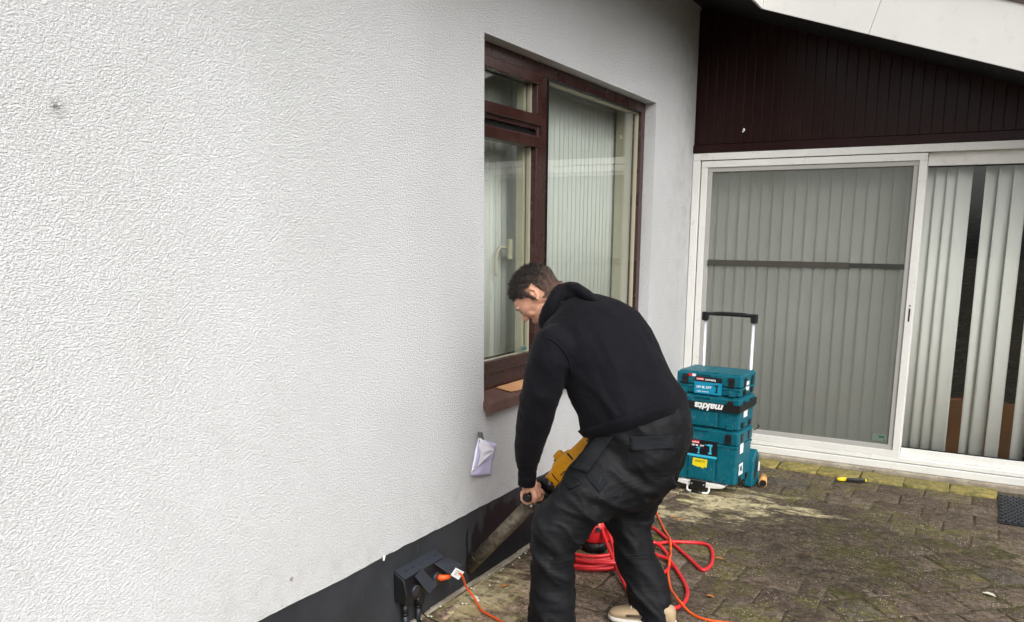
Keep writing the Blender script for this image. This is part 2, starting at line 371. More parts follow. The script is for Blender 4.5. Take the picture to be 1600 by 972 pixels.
def mat_hair():
    t = NT('hair'); p = t.pos(kind='world'); n = t.noise(p, 95, 5, .75, .8); fd = t.n('Attribute', out=2, attribute_name='fade')
    c = t.mix(t.ramp(n, .35, .65), s2l(12, 9, 8), s2l(50, 38, 31)); c = t.mix(fd, c, t.mix(t.ramp(n, .4, .6), s2l(120, 88, 72), s2l(160, 120, 98)))
    return t.done(t.bsdf(c, .55, t.bump(n, 1, .008)))
def mat_steel_bit():
    t = NT('muddy_core_barrel'); p = t.pos(kind='world'); n = t.noise(p, 30, 5, .7); st = t.noise(t.pos(kind='world', scale=(1, 1, .3)), 60, 3, .6)
    c = t.mix(t.ramp(n, .35, .65), s2l(78, 72, 64), s2l(122, 112, 95)); c = t.mix(t.ramp(st, .5, .75), c, s2l(66, 58, 50))
    return t.done(t.bsdf(c, t.ramp(n, .3, .7, .35, .7), t.bump(n, .4, .002), Metallic=.35))
def mat_wrap():
    t = NT('crinkled_plastic_wrap'); p = t.pos(kind='world', scale=(2, 2, 9)); n = t.noise(p, 3, 6, .75, 1.6)
    w_ = t.ramp(t.noise(t.pos(kind='world', scale=(2.5, 2.5, 12)), 4, 6, .75, 2.0), .56, .72); return t.done(t.bsdf(t.mix(w_, s2l(34, 38, 42), s2l(150, 156, 160)), .15, t.bump(n, 1, .05), Specular_IOR_Level=.9))
def mat_sill():
    t = NT('brown_sill_tile'); p = t.pos(kind='world'); n = t.noise(p, 120, 4, .7); q = t.noise(p, 10, 4, .6)
    c = t.mix(t.ramp(q, .3, .7), s2l(84, 58, 52), s2l(104, 76, 68)); c = t.mix(t.ramp(n, .55, .7), c, s2l(62, 42, 37))
    return t.done(t.bsdf(c, .55, t.bump(n, .5, .001)))
M_ST = mat_stucco(); M_PL = mat_plinth(); M_GL = mat_glass(); M_GL2 = mat_glass('window_glass', (.975, .99, .98, 1)); M_SCR = mat_screen(); M_SLAT = mat_slat()
M_PAV = mat_paver('worn_pavers', 'grey'); M_YEL = mat_paver('lichen_yellow_pavers', 'yellow'); M_JNT = mat_joint(); M_SILT = mat_silt(); M_CON = mat_concrete()
M_WOOD = mat_wood(); M_BR = mat_brown_frame(); M_SILL = mat_sill(); M_SKIN = mat_skin(); M_HAIR = mat_hair(); M_BIT = mat_steel_bit(); M_WRAP = mat_wrap()
M_HOOD = mat_cloth('black_sweatshirt', s2l(14, 13, 18), s2l(20, 19, 24), fold=.7, rough=.75, fz=(5.5, 5.5, 6.5), sheen=.03, spec=.09)
M_TROU = mat_cloth('black_work_trousers', s2l(12, 13, 16), s2l(19, 20, 23), fold=.42, rough=.62, dust=.16, fz=(3.5, 4.5, 11), sheen=.0, spec=.2)
M_POCK = mat_cloth('charcoal_pocket_cloth', s2l(26, 28, 31), s2l(36, 38, 41), fold=.5, dust=.35, sheen=.0, spec=.15)
M_WHITE = worn('white_door_paint', s2l(226, 225, 220), .35, .06, 5, .0003, 40, dirt=s2l(150, 140, 120), dirt_amt=.25)
M_FASC = worn('white_fascia', s2l(210, 209, 205), .5, .05, 3, .0004, 30, dirt=s2l(180, 172, 156), dirt_amt=.3)
M_GREYF = worn('grey_screen_frame', s2l(172, 170, 166), .4, .06, 6, .0003)
M_SOF = worn('dark_soffit', s2l(18, 12, 12), .6, .2, 6)
M_GASK = worn('black_rubber', s2l(12, 11, 12), .6, .2, 20, .0004)
M_BAR = worn('dark_bar_steel', s2l(66, 64, 57), .5, .15, 14)
M_TEAL = worn('teal_plastic', s2l(0, 94, 110), .42, .14, 9, .0006, 120, spec=.3, dirt=s2l(110, 140, 140), dirt_amt=.3)
M_BLK = worn('black_plastic', s2l(22, 22, 24), .42, .2, 12, .0006, 90)
M_BLK2 = worn('socket_plastic', s2l(44, 48, 55), .45, .15, 12, .0006, 90)
M_ALU = worn('aluminium', s2l(200, 202, 204), .38, .08, 14, metallic=.55)
M_YDR = worn('drill_yellow', s2l(238, 164, 6), .42, .14, 14, .0008, 80, dirt=s2l(120, 84, 20), dirt_amt=.35)
M_RED = worn('red_rubber', s2l(214, 40, 46), .38, .15, 9, .0005)
M_ORG = worn('orange_rubber', s2l(232, 92, 34), .38, .12, 9, .0005)
M_PAPER = worn('paper', s2l(206, 202, 236), .8, .05, 12, .0004)
M_PAPERW = worn('paper_back', s2l(238, 236, 246), .8, .04, 12, .0004)
M_TAPE = worn('grey_tape', s2l(108, 108, 106), .35, .25, 40, .001, 70)
M_RED2 = worn('label_red', s2l(206, 38, 44), .45, .05); M_LAB = worn('label_blue', s2l(0, 140, 176), .4, .08); M_LABK = worn('label_black', s2l(22, 24, 30), .4, .1)
M_LET = worn('white_lettering', s2l(236, 238, 238), .5, .03); M_YST = worn('yellow_sticker', s2l(232, 212, 30), .5, .08); M_CYAN = worn('label_cyan', s2l(60, 190, 220), .4, .05)
M_TAN = worn('tan_stone', s2l(206, 160, 96), .7, .2, 30, .001, 90); M_YEL2 = worn('bright_yellow_plastic', s2l(238, 214, 24), .35, .06)
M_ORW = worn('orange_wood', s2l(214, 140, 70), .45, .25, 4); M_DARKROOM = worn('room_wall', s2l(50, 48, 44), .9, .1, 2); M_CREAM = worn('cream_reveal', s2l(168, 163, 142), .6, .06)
M_SHOE = worn('beige_shoe', s2l(176, 152, 120), .6, .15, 18); M_SHOED = worn('shoe_dark_panel', s2l(70, 60, 52), .7, .1); M_SOLE = worn('white_sole', s2l(206, 200, 190), .5, .1, 20)
M_LEAF = worn('dry_leaf', s2l(176, 118, 60), .7, .3, 60); M_GREEN = worn('green_sticker', s2l(104, 120, 110), .5, .1); M_GRN2 = worn('dark_green_print', s2l(40, 84, 60), .6, .1)
M_CARD = worn('brown_board', s2l(178, 132, 92), .75, .15, 25); M_CHIP = worn('white_chip', s2l(214, 210, 190), .7, .1, 30); M_TILE = worn('roof_tile', s2l(80, 66, 58), .7, .2, 6)

# ------------------------------------------------------------------ the ground
g = B(); g.bm.faces.new([g.bm.verts.new(v) for v in ((-60, -80, -.0085), (80, -80, -.0085), (80, 60, -.0085), (-60, 60, -.0085))])
tag(g.build('ground', M_JNT), 'dark soil and moss in the joints under the paving', kind='structure')

def clip(poly, a, b, c):
    """keep the part of a 2D polygon where a*x+b*y >= c"""
    out = []
    for i in range(len(poly)):
        p, q = poly[i], poly[(i+1) % len(poly)]; dp, dq = a*p[0]+b*p[1]-c, a*q[0]+b*q[1]-c
        if dp >= 0: out.append(p)
        if (dp >= 0) != (dq >= 0):
            t = dp/(dp-dq); out.append((p[0]+(q[0]-p[0])*t, p[1]+(q[1]-p[1])*t))
    return out
def area(p): return .5*sum(p[i-1][0]*p[i][1]-p[i][0]*p[i-1][1] for i in range(len(p)))
def paver(bm, poly, gap, z=0.0, rnd=random):
    if len(poly) < 3 or area(poly) < .0012: return
    n = len(poly); cx = sum(p[0] for p in poly)/n; cy = sum(p[1] for p in poly)/n
    def inset(d, pts):
        L = []
        for i in range(n):
            p0, p1, p2 = Vector(pts[i-1]), Vector(pts[i]), Vector(pts[(i+1) % n])
            e1 = (p1-p0); e2 = (p2-p1)
            if e1.length < 1e-5 or e2.length < 1e-5: L.append(tuple(p1)); continue
            e1.normalize(); e2.normalize(); n1 = Vector((-e1.y, e1.x)); n2 = Vector((-e2.y, e2.x)); m = n1+n2
            if m.length < .2: L.append(tuple(p1+n1*d)); continue
            m = m/m.length; L.append(tuple(p1+m*min(d/max(m.dot(n1), .3), d*2)))
        return L
    p0 = inset(gap, poly); p0 = [(x+rnd.uniform(-.005, .005), y+rnd.uniform(-.005, .005)) for x, y in p0]
    q = []                                                     # split the edges so that they can wander
    for i in range(n):
        a, b = Vector(p0[i]), Vector(p0[(i+1) % n]); k = max(1, int((b-a).length/.05))
        for j in range(k):
            v = a.lerp(b, j/k)
            if j: v += Vector((rnd.uniform(-.0022, .0022), rnd.uniform(-.0022, .0022)))
            q.append(tuple(v))
    tx, ty = rnd.uniform(-.009, .009), rnd.uniform(-.009, .009); dz = z+rnd.uniform(-.002, .0015)
    def ring(s, h): return [bm.verts.new((cx+(x-cx)*s, cy+(y-cy)*s, h+dz+(x-cx)*tx+(y-cy)*ty)) for x, y in q]
    R_ = [ring(1.012, -.03), ring(1.0, -.006), ring(.975, -.0012), ring(.94, 0)]; k = len(q)
    for i in range(3):
        for j in range(k): f = bm.faces.new((R_[i][j], R_[i][(j+1) % k], R_[i+1][(j+1) % k], R_[i+1][j])); f.smooth = True
    f = bm.faces.new(R_[3]); f.smooth = True
pv = B(); yl = B(); PX, PY = .265, .205; Y0 = 5.915
for r in range(0, 46):
    y1 = Y0-r*PY if r else Y0; y0 = y1-PY
    off = (.5*PX if r % 2 else 0)+.245-5*PX+random.uniform(-.01, .01)
    for k in range(0, 26):
        x0 = off+k*PX; poly = [(x0, y0), (x0+PX, y0), (x0+PX, y1), (x0, y1)]
        poly = clip(poly, 1, 0, .035)
        if len(poly) < 3: continue
        if y0 < Y0-6*PY-.01:
            lim = 1.42
            if min(p[0] for p in poly) < lim < max(p[0] for p in poly): poly = clip(poly, -1, 0, -lim)
            elif min(p[0] for p in poly) >= lim: continue
        if len(poly) < 3 or area(poly) <= 0: continue
        near = y0 < 3.7 and x0 < .75
        tgt = yl if (r == 0 and ((x0 > .45 and x0 < 2.0) or random.random() < .2)) else pv
        paver(tgt.bm, poly, random.uniform(.0022, .005) if not near else random.uniform(.006, .012), .012 if r == 0 and tgt is yl else 0)
a45 = rad(41); ca, sa = math.cos(a45), math.sin(a45); S = .20; yb = Y0-6*PY
for i in range(-45, 46):
    for j in range(-45, 46):
        ox = (.5*S if j % 2 else 0)
        c = [((i*S+ox+dx)*ca-(j*S+dy)*sa+1.42, (i*S+ox+dx)*sa+(j*S+dy)*ca+yb) for dx, dy in ((0, 0), (S, 0), (S, S), (0, S))]
        if min(p[0] for p in c) > 5 or min(p[1] for p in c) > yb or max(p[0] for p in c) < 1.42 or max(p[1] for p in c) < -3: continue
        c = clip(c, 1, 0, 1.42)
        if len(c) > 2: c = clip(c, 0, -1, -yb)
        if len(c) > 2: paver(pv.bm, c, random.uniform(.003, .008))
tag(pv.build('paving', M_PAV), 'worn brown grey concrete paving blocks with mossy joints', kind='structure')
tag(yl.build('paving_edge', M_YEL), 'row of yellow lichened paving blocks along the door sill', kind='structure')
sl = B(); nx, ny = 210, 250; gv = []
for j in range(ny+1):
    row = []
    for i in range(nx+1):
        x = .03+4.2*i/nx; y = .9+5.02*j/ny; v = Vector((x, y, 0))
        big = noise.fractal(v*1.3, 1.0, 2.0, 4); mid = noise.fractal(v*6+Vector((5, 1, 2)), 1.0, 2.0, 4); sm = noise.noise(v*38)
        core = math.exp(-(((x-1.15)/.75)**2+((y-4.35)/.55)**2))
        strip = math.exp(-((x-1.42)/.16)**2)*(y < 4.75)+math.exp(-((y-4.69)/.10)**2)*(x > 1.0)
        z = -.0050+.0030*big+.0040*mid+.0009*sm+.0062*core+.0042*min(strip, 1)
        if y > 5.3: z -= .002
        z += .0036*math.exp(-(((x-.1)/.16)**2+((y-2.95)/.38)**2))
        row.append(sl.bm.verts.new((x, y, min(z, .0035))))
    gv.append(row)
for j in range(ny):
    for i in range(nx):
        f = sl.bm.faces.new((gv[j][i], gv[j][i+1], gv[j+1][i+1], gv[j+1][i])); f.smooth = True
tag(sl.build('silt', M_SILT), 'trodden brown silt and moss filling the joints and lying over the paving blocks', kind='structure')
cs = B(); cs.lohi((.002, 5.922, -.02), (5.2, 6.06, .036), .012)
tag(cs.build('kerb', M_CON), 'weathered concrete kerb under the white sliding door', kind='structure')
wd = B(); yy = -3.0; rw = random.Random(5)
while yy < 5.9:
    l_ = rw.uniform(.12, .4); wd.lohi((-.006, yy, -.02), (rw.uniform(.012, .026), min(yy+l_, 5.92), rw.uniform(-.001, .006)), .005); yy += l_-.006
tag(wd.build('edging', M_CON), 'thin mortar strip along the foot of the dark plinth', kind='structure')

# ------------------------------------------------------------------ the house
H = thing('house', 'white rendered house with dark plinth, brown window and dark boarded gable', 'house', (0, 0, 0))
WT, WB, WL, WR = 2.384, .80, 3.126, 5.19      # window opening
# left wall: an irregular lower edge, one sheet with thickness and a hole for the window
st = B()
def slab(y0, y1, z0, z1):
    st.prism([(0, y0, z0), (0, y1, z0), (0, y1, z1), (0, y0, z1)], (-.28, 0, 0))
slab(-5, WL, .345, 3.4); slab(WR, 6.25, .345, 3.4); slab(WL, WR, WT, 3.4); slab(WL, WR, .345, WB-.02)
st.prism([(3.6, 5.972, -.02), (5.4, 5.972, -.02), (5.4, 5.972, 3.2), (3.6, 5.972, 3.2)], (0, .26, 0))
bmesh.ops.remove_doubles(st.bm, verts=st.bm.verts, dist=.0005)
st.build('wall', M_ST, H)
lip = B(); ys = np.arange(-3, 5.97, .03); ring = []
rg_top, rg_bot = [], []
for y in ys:
    e = .338+.006*noise.noise(Vector((0, y*3, 0)))+.004*noise.noise(Vector((3, y*16, 0)))
    rg_bot.append(e); rg_top.append(.352)
for i in range(len(ys)-1):
    a = [lip.bm.verts.new(v) for v in ((.001, ys[i], rg_bot[i]), (.001, ys[i+1], rg_bot[i+1]), (.0015, ys[i+1], rg_top[i+1]), (.0015, ys[i], rg_top[i]))]; lip.bm.faces.new(a)
    b = [lip.bm.verts.new(v) for v in ((.001, ys[i], rg_bot[i]), (-.012, ys[i], rg_bot[i]+.002), (-.012, ys[i+1], rg_bot[i+1]+.002), (.001, ys[i+1], rg_bot[i+1]))]; lip.bm.faces.new(b)
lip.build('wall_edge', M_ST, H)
pl = B(); pl.lohi((-.28, -5, -.05), (-.005, 5.97, .3449)); pl.build('plinth', M_PL, H)
# window: frame, casement, top light, panes, sill
X = -.07
win = B().lohi((X-.06, WL-.06, WT-.062), (X, WR, WT), .004); f = win
f.lohi((X-.06, WR-.03-.035, .86), (X-.001, WR, WT-.06), .004)             # right jamb
f.lohi((X-.06, WL-.06, .845), (X-.001, WR-.03, .93), .006)                # bottom rail
f.lohi((X-.06, 3.745, .925), (X-.002, 3.84, WT-.06), .006)                # mullion
f.lohi((X-.06, WL, 2.066), (X-.004, 3.746, 2.118), .004)                   # transom
window = f.build('window', M_BR, H)
tp = B(); z1, z0 = 2.318, 2.085
def sash(mb, y0, y1, z0, z1, t, x=X, d=.03, th=.05):
    mb.lohi((x-th, y0, z1-t), (x+d*0.4, y1, z1), .006); mb.lohi((x-th, y0, z0), (x+d*.4, y1, z0+t), .006)
    mb.lohi((x-th, y1-t, z0+t), (x+d*.4-.001, y1, z1-t), .004); mb.lohi((x-th, y0, z0+t), (x+d*.4-.001, y0+t, z1-t), .004)
sash(tp, WL-.0, 3.765, 2.085, 2.325, .052); tp.build('top_light', M_BR, window)
cs_ = B(); sash(cs_, WL-.0, 3.765, .925, 2.035, .055)
cs_.build('casement', M_BR, window)
gk = B(); gk.lohi((X-.05, WL, 2.036), (X-.03, 3.76, 2.066)); gk.lohi((X-.02, 3.768, .93), (X+.0015, 3.774, 2.32)); gk.lohi((X-.02, 3.85, .935), (X+.0005, 3.856, 2.315)); gk.lohi((X-.02, 3.85, 2.318), (X+.001, 5.12, 2.326))
split_build(gk, 'seal', M_GASK, window)
pn = B(); pn.lohi((X-.03, WL+.04, 2.13), (X-.024, 3.72, 2.285)); pn.lohi((X-.03, WL+.04, .97), (X-.024, 3.72, 1.985)); pn.lohi((X-.036, 3.842, .93), (X-.03, 5.13, 2.32))
split_build(pn, 'pane', M_GL2, window)
bd = B()
for (y0, y1, a, b) in ((WL+.04, 3.715, 2.137, 2.275), (WL+.04, 3.712, .978, 1.982), (3.846, 5.126, .934, 2.316)):
    bd.lohi((X-.045, y0, a-.004), (X-.02, y1, a+.002)); bd.lohi((X-.045, y0, b-.002), (X-.02, y1, b+.004)); bd.lohi((X-.045, y1-.003, a), (X-.02, y1+.004, b)); bd.lohi((X-.045, y0-.004, a), (X-.02, y0+.003, b))
bd.build('glazing_bead', M_CREAM, window)
inn = B()                                                                  # pale inner side of the frame
inn.lohi((X-.17, 5.125, .84), (X-.06, 5.2, 2.36)); inn.lohi((X-.09, 3.69, .93), (X-.052, 3.74, 2.3)); inn.lohi((X-.2, WL-.1, .8), (X-.06, 5.2, .925)); inn.lohi((X-.1, WL-.1, 2.326), (X-.062, 5.2, 2.42))
inn.build('inner_frame', M_CREAM, window)
hd = B(); hd.tube(curve_pts([(X-.115, 3.68, 1.49), (X-.15, 3.67, 1.50), (X-.155, 3.64, 1.495), (X-.155, 3.61, 1.45), (X-.155, 3.605, 1.36)], 6), .007, 8); hd.lohi((X-.125, 3.665, 1.44), (X-.108, 3.695, 1.54), .004)
hd.build('handle', M_CREAM, window)
sk = B(); sk.lohi((X-.0225, 3.62, .985), (X-.0205, 3.69, 1.012)); sk.build('sticker', M_GREEN, window)
k2 = B(); k2.lohi((X-.0202, 3.635, .992), (X-.0195, 3.68, 1.003)); k2.build('sticker_print', M_GRN2, window)
si = B(); n = 9
for i in range(n):
    y0 = WL-.006+i*(WR-WL+.012)/n; y1 = WL-.006+(i+1)*(WR-WL+.012)/n-.0025; e = random.uniform(-.001, .001)
    si.prism([(-.075, y0, .848+e), (.034, y0, .817+e), (.036, y0, .768+e), (.014, y0, .768+e), (.012, y0, .79+e), (-.075, y0, .812+e)], (0, y1-y0, 0), .003)
si.build('sill', M_SILL, H)
# sliding door in the gable wall
YF = 5.965; D = B()
DX1 = 3.62
D.lohi((.004, YF, 2.095), (DX1, YF+.1, 2.143), .003); D.lohi((.004, YF+.0015, .04), (.058, YF+.1, 2.095), .003); D.lohi((DX1-.055, YF+.0015, .04), (DX1, YF+.1, 2.095), .003)
D.lohi((.004, YF-.012, .037), (DX1, YF+.1, .085), .004); D.lohi((.058, YF+.004, .090), (DX1-.055, YF+.1, .118), .003)
door = D.build('sliding_door', M_WHITE, H)
LF = B()
def dframe(mb, x0, x1, z0, z1, w, ya, yb, bev=.003, wb=None):
    wb = wb or w
    mb.lohi((x0, ya, z1-w), (x1, yb, z1), bev); mb.lohi((x0, ya, z0), (x1, yb, z0+wb), bev)
    mb.lohi((x0, ya+.0007, z0+wb), (x0+w, yb, z1-w), bev); mb.lohi((x1-w, ya+.0007, z0+wb), (x1, yb, z1-w), bev)
dframe(LF, .066, 1.512, .119, 2.090, .045, YF+.008, YF+.05); left_leaf = LF.build('fixed_leaf', M_WHITE, door)
SF = B(); dframe(SF, .112, 1.466, .165, 2.044, .030, YF+.018, YF+.045); SF.build('screen_frame', M_GREYF, left_leaf)
sc = B(); sc.lohi((.142, YF+.028, .195), (1.436, YF+.0295, 2.014)); sc.build('fly_screen', M_SCR, left_leaf)
gl = B(); gl.lohi((.13, YF+.050, .18), (1.45, YF+.056, 2.03)); gl.build('pane', M_GL, left_leaf)
RF = B(); RF.lohi((1.513, YF+.052, 2.012), (DX1-.056, YF+.095, 2.094), .003); RF.lohi((1.513, YF+.052, .119), (DX1-.056, YF+.095, .178), .003)
RF.lohi((1.47, YF+.0525, .178), (1.515, YF+.095, 2.012)); RF.lohi((2.88, YF+.0525, .178), (2.94, YF+.095, 2.012), .003); RF.lohi((DX1-.1, YF+.0525, .178), (DX1-.057, YF+.095, 2.012), .003)
right_leaf = RF.build('moving_leaf', M_WHITE, door)
gs = B(); gs.lohi((1.516, YF+.066, .179), (2.88, YF+.0665, .186)); gs.lohi((1.516, YF+.066, 2.004), (2.88, YF+.0665, 2.0119)); split_build(gs, 'seal', M_GASK, right_leaf)
gl = B(); gl.lohi((1.50, YF+.070, .17), (3.54, YF+.076, 2.02)); gl.build('pane', M_GL, right_leaf)
lk = B(); lk.lohi((1.486, YF+.0065, 1.03), (1.496, YF+.0095, 1.115), .001); lk.lohi((1.487, YF+.0065, 1.128), (1.495, YF+.0095, 1.138), .001); lk.build('lock', M_BLK, left_leaf)
sk = B(); sk.lohi((1.335, YF+.026, .213), (1.425, YF+.0275, .262)); o = sk.build('sticker', M_GREEN, left_leaf)
k2 = B(); k2.lohi((1.375, YF+.0248, .237), (1.41, YF+.0258, .252)); k2.lohi((1.405, YF+.0248, .219), (1.415, YF+.0258, .227)); split_build(k2, 'sticker_print', M_GRN2, left_leaf)
# gable boarding above the door
wb_ = B(); wb_.lohi((.002, YF-.004, 2.146), (3.7, YF+.06, 2.20), .002)
x = .018; i = 0
while x < 5.4:
    top = min(3.13-.3416*x, 3.3)+.03; z0 = 2.203 if x < 3.64 else 2.203
    if top > z0+.05: wb_.lohi((x+.0012, YF+.012, z0), (x+.0638, YF+.06, top), .0025)
    x += .065
wb_.lohi((.0, YF+.02, 2.2), (3.9, YF+.058, 2.5)); wb_.lohi((.0, YF+.02, 2.5), (1.9, YF+.058, 3.1))
wb_.build('gable_boarding', M_WOOD, H)
# roof: sloping deck, dark soffit, tall white fascia boards
def zr(x): return 3.128-.3416*x
rf = B(); 
rf.prism([(-1.6, -3, zr(-1.6)+.42), (.50, -3, zr(.50)+.42), (.50, 8, zr(.50)+.42), (-1.6, 8, zr(-1.6)+.42)], (0, 0, .05))
rf.prism([(.52, 5.45, zr(.52)+.42), (5.5, 5.45, zr(5.5)+.42), (5.5, 8, zr(5.5)+.42), (.52, 8, zr(.52)+.42)], (0, 0, .05))
roof = rf.build('roof', M_TILE, H)
sf = B()
sf.prism([(-.28, -3, zr(-.28)), (.535, -3, zr(.535)), (.535, 6.3, zr(.535)), (-.28, 6.3, zr(-.28))], (0, 0, .02))
sf.prism([(.5355, 5.515, zr(.5355)), (5.4, 5.515, zr(5.4)), (5.4, 6.3, zr(5.4)), (.5355, 6.3, zr(.5355))], (0, 0, .02))
sf.build('soffit', M_SOF, roof)
zc = zr(.55)
fs = B(); fs.prism([(.536, -3, zc), (.55, -3, zc), (.55, -3, zc+.33), (.536, -3, zc+.33)], (0, 8.4999, 0), .001)
FH = .335
def fboard(x0, x1):
    q = .3416; dx = FH*.3
    fs.prism([(x0, 5.5, zr(x0)), (x1, 5.5, zr(x1)), (x1+dx*(x1 < 5), 5.5, zr(x1)+FH), (x0+(dx if x0 > .6 else 0), 5.5, zr(x0)+FH)], (0, .014, 0), .0012)
fboard(.5505, 1.168); fboard(1.170, 2.42); fboard(2.422, 3.67); fboard(3.672, 5.4)
fs.build('fascia', M_FASC, roof)
tr_ = B(); tr_.prism([(.5505, 5.49, zr(.55)+FH+.002), (5.45, 5.49, zr(5.45)+FH+.002), (5.45, 5.49, zr(5.45)+FH+.03), (.5505, 5.49, zr(.55)+FH+.03)], (0, .04, 0)); tr_.prism([(.53, -3, zc+FH), (.56, -3, zc+FH), (.56, -3, zc+FH+.03), (.53, -3, zc+FH+.03)], (0, 8.48, 0)); tr_.build('roof_trim', M_TILE, roof)
# rooms behind the glass
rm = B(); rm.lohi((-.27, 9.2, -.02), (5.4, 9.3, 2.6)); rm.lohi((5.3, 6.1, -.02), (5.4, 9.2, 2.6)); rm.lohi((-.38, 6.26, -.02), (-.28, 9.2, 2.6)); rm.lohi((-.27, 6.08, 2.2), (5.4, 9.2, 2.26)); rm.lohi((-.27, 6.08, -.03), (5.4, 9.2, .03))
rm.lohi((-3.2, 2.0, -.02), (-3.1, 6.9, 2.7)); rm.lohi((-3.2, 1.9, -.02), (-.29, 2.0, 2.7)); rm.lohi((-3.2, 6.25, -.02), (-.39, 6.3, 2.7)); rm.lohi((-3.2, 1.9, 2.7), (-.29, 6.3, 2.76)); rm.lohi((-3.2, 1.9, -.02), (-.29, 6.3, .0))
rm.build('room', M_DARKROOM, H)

# ------------------------------------------------------------------ vertical blinds
def slat(mb, x, y, z0, z1, w, ang, along='x', tilt=0.0):
    c, s = math.cos(ang), math.sin(ang); rg = []
    for z in (z0, (z0+z1)/2, z1):
        r = []
        for side in (1, -1):
            seq = range(-3, 4) if side == 1 else range(3, -4, -1)
            for k in seq:
                u = k/3*w/2; bow = .0022*(1-(k/3)**2)+side*.0005
                dx, dy = u*c-bow*s, u*s+bow*c
                xx, yy = (x+dx, y+dy) if along == 'x' else (x-dy, y+dx)
                r.append((xx+tilt*(z1-z), yy, z))
        rg.append(r)
    mb.rings(rg)
bl = thing('vertical_blind', 'pale grey vertical slat blind behind the sliding door glass', 'blind', (.8, 6.12, 2.0))
rl = B(); rl.lohi((.06, 6.12, 2.045), (3.5, 6.16, 2.075)); rl.build('rail', M_ALU, bl)
x = .115; rnd = random.Random(4)
while x < 1.50:
    m = B(); slat(m, x, 6.125+rnd.uniform(-.002, .002), .12, 2.045, .0785, rad(12)+rnd.uniform(-.04, .04), tilt=rnd.uniform(-.002, .002)); m.build('slat', M_SLAT, bl); x += .0775
for x, a, ti in ((1.535, 14, 0), (1.602, 18, 0), (1.668, 17, 0), (1.725, 20, .004), (1.875, 34, .008), (1.953, 16, .0), (2.030, 28, .006), (2.165, 30, .010), (2.25, 62, .0), (2.33, 55, 0), (2.40, 45, 0), (2.46, 50, 0), (2.6, 45, 0), (2.7, 45, 0), (2.8, 40, 0), (2.95, 45, 0), (3.1, 40, 0), (3.25, 40, 0)):
    m = B(); slat(m, x, 6.13, .12, 2.045, .089, rad(a), tilt=ti); m.build('slat', M_SLAT, bl)
M_SLATW = mat_slat('window_blind_fabric', s2l(212, 215, 208))
cu = thing('window_blind', 'white vertical slat blind hanging inside the brown framed window', 'blind', (-.3, 4.2, 2.35))
rl = B(); rl.lohi((-.28, 3.0, 2.33), (-.24, 5.1, 2.36)); rl.build('rail', M_ALU, cu)
y = 3.04
while y < 5.13:
    m = B(); slat(m, -.26+rnd.uniform(-.002, .002), y, .95, 2.33, .078, rad(-5)+rnd.uniform(-.035, .035), along='y'); m.build('slat', M_SLATW, cu); y += .058
# bar across the fixed leaf
br = thing('security_bar', 'dark telescopic security bar across the screened door leaf', 'bar', (.76, 5.98, 1.38))
m = B(); m.lohi((.1425, YF+.010, 1.360), (1.10, YF+.026, 1.402), .002); m.build('sleeve', M_BAR, br)
m = B(); m.lohi((1.10, YF+.012, 1.366), (1.4355, YF+.024, 1.398), .002); m.build('rod', worn('dark_bar_rod', s2l(50, 50, 46), .4, .2, 20), br)
# furniture inside
cb = thing('cabinet', 'orange brown wooden cabinet seen low through the blind gap', 'cabinet', (2.0, 6.6, .03))
m = B(); m.lohi((1.74, 6.45, .03), (2.16, 6.9, .47), .004); m.build('carcass', M_ORW, cb)
m = B(); m.lohi((1.97, 6.444, .05), (1.976, 6.4495, .45)); m.build('door_gap', M_GASK, cb)
wp = thing('wrapped_panel', 'dark panel wrapped in crinkled plastic film standing on the cabinet', 'wrapped panel', (1.95, 6.5, .472))
m = B(); rg = []
for i in range(30):
    z = .475+i*.046; r = []
    for (dx, dy) in [(-.21+.42*j/14, -.03) for j in range(15)]+[(.21-.42*j/14, .03) for j in range(15)]:
        q = Vector((1.95+dx, 6.5+dy, z)); nz = noise.noise(Vector((q.x*6, q.y*30, z*22)))*.02
        r.append((q.x+nz*.4, q.y+nz*(1 if dy < 0 else .3), z))
    rg.append(r)
m.rings(rg); m.build('film', M_WRAP, wp)
m = B(); m.prism([(-.058, 3.335, .8475), (.005, 3.36, .831), (.012, 3.42, .828), (.004, 3.75, .830), (-.058, 3.86, .8475)], (0, 0, .005), .001); tag(m.build('thin_board', M_CARD), 'light brown board lying on the brown window sill', 'board')

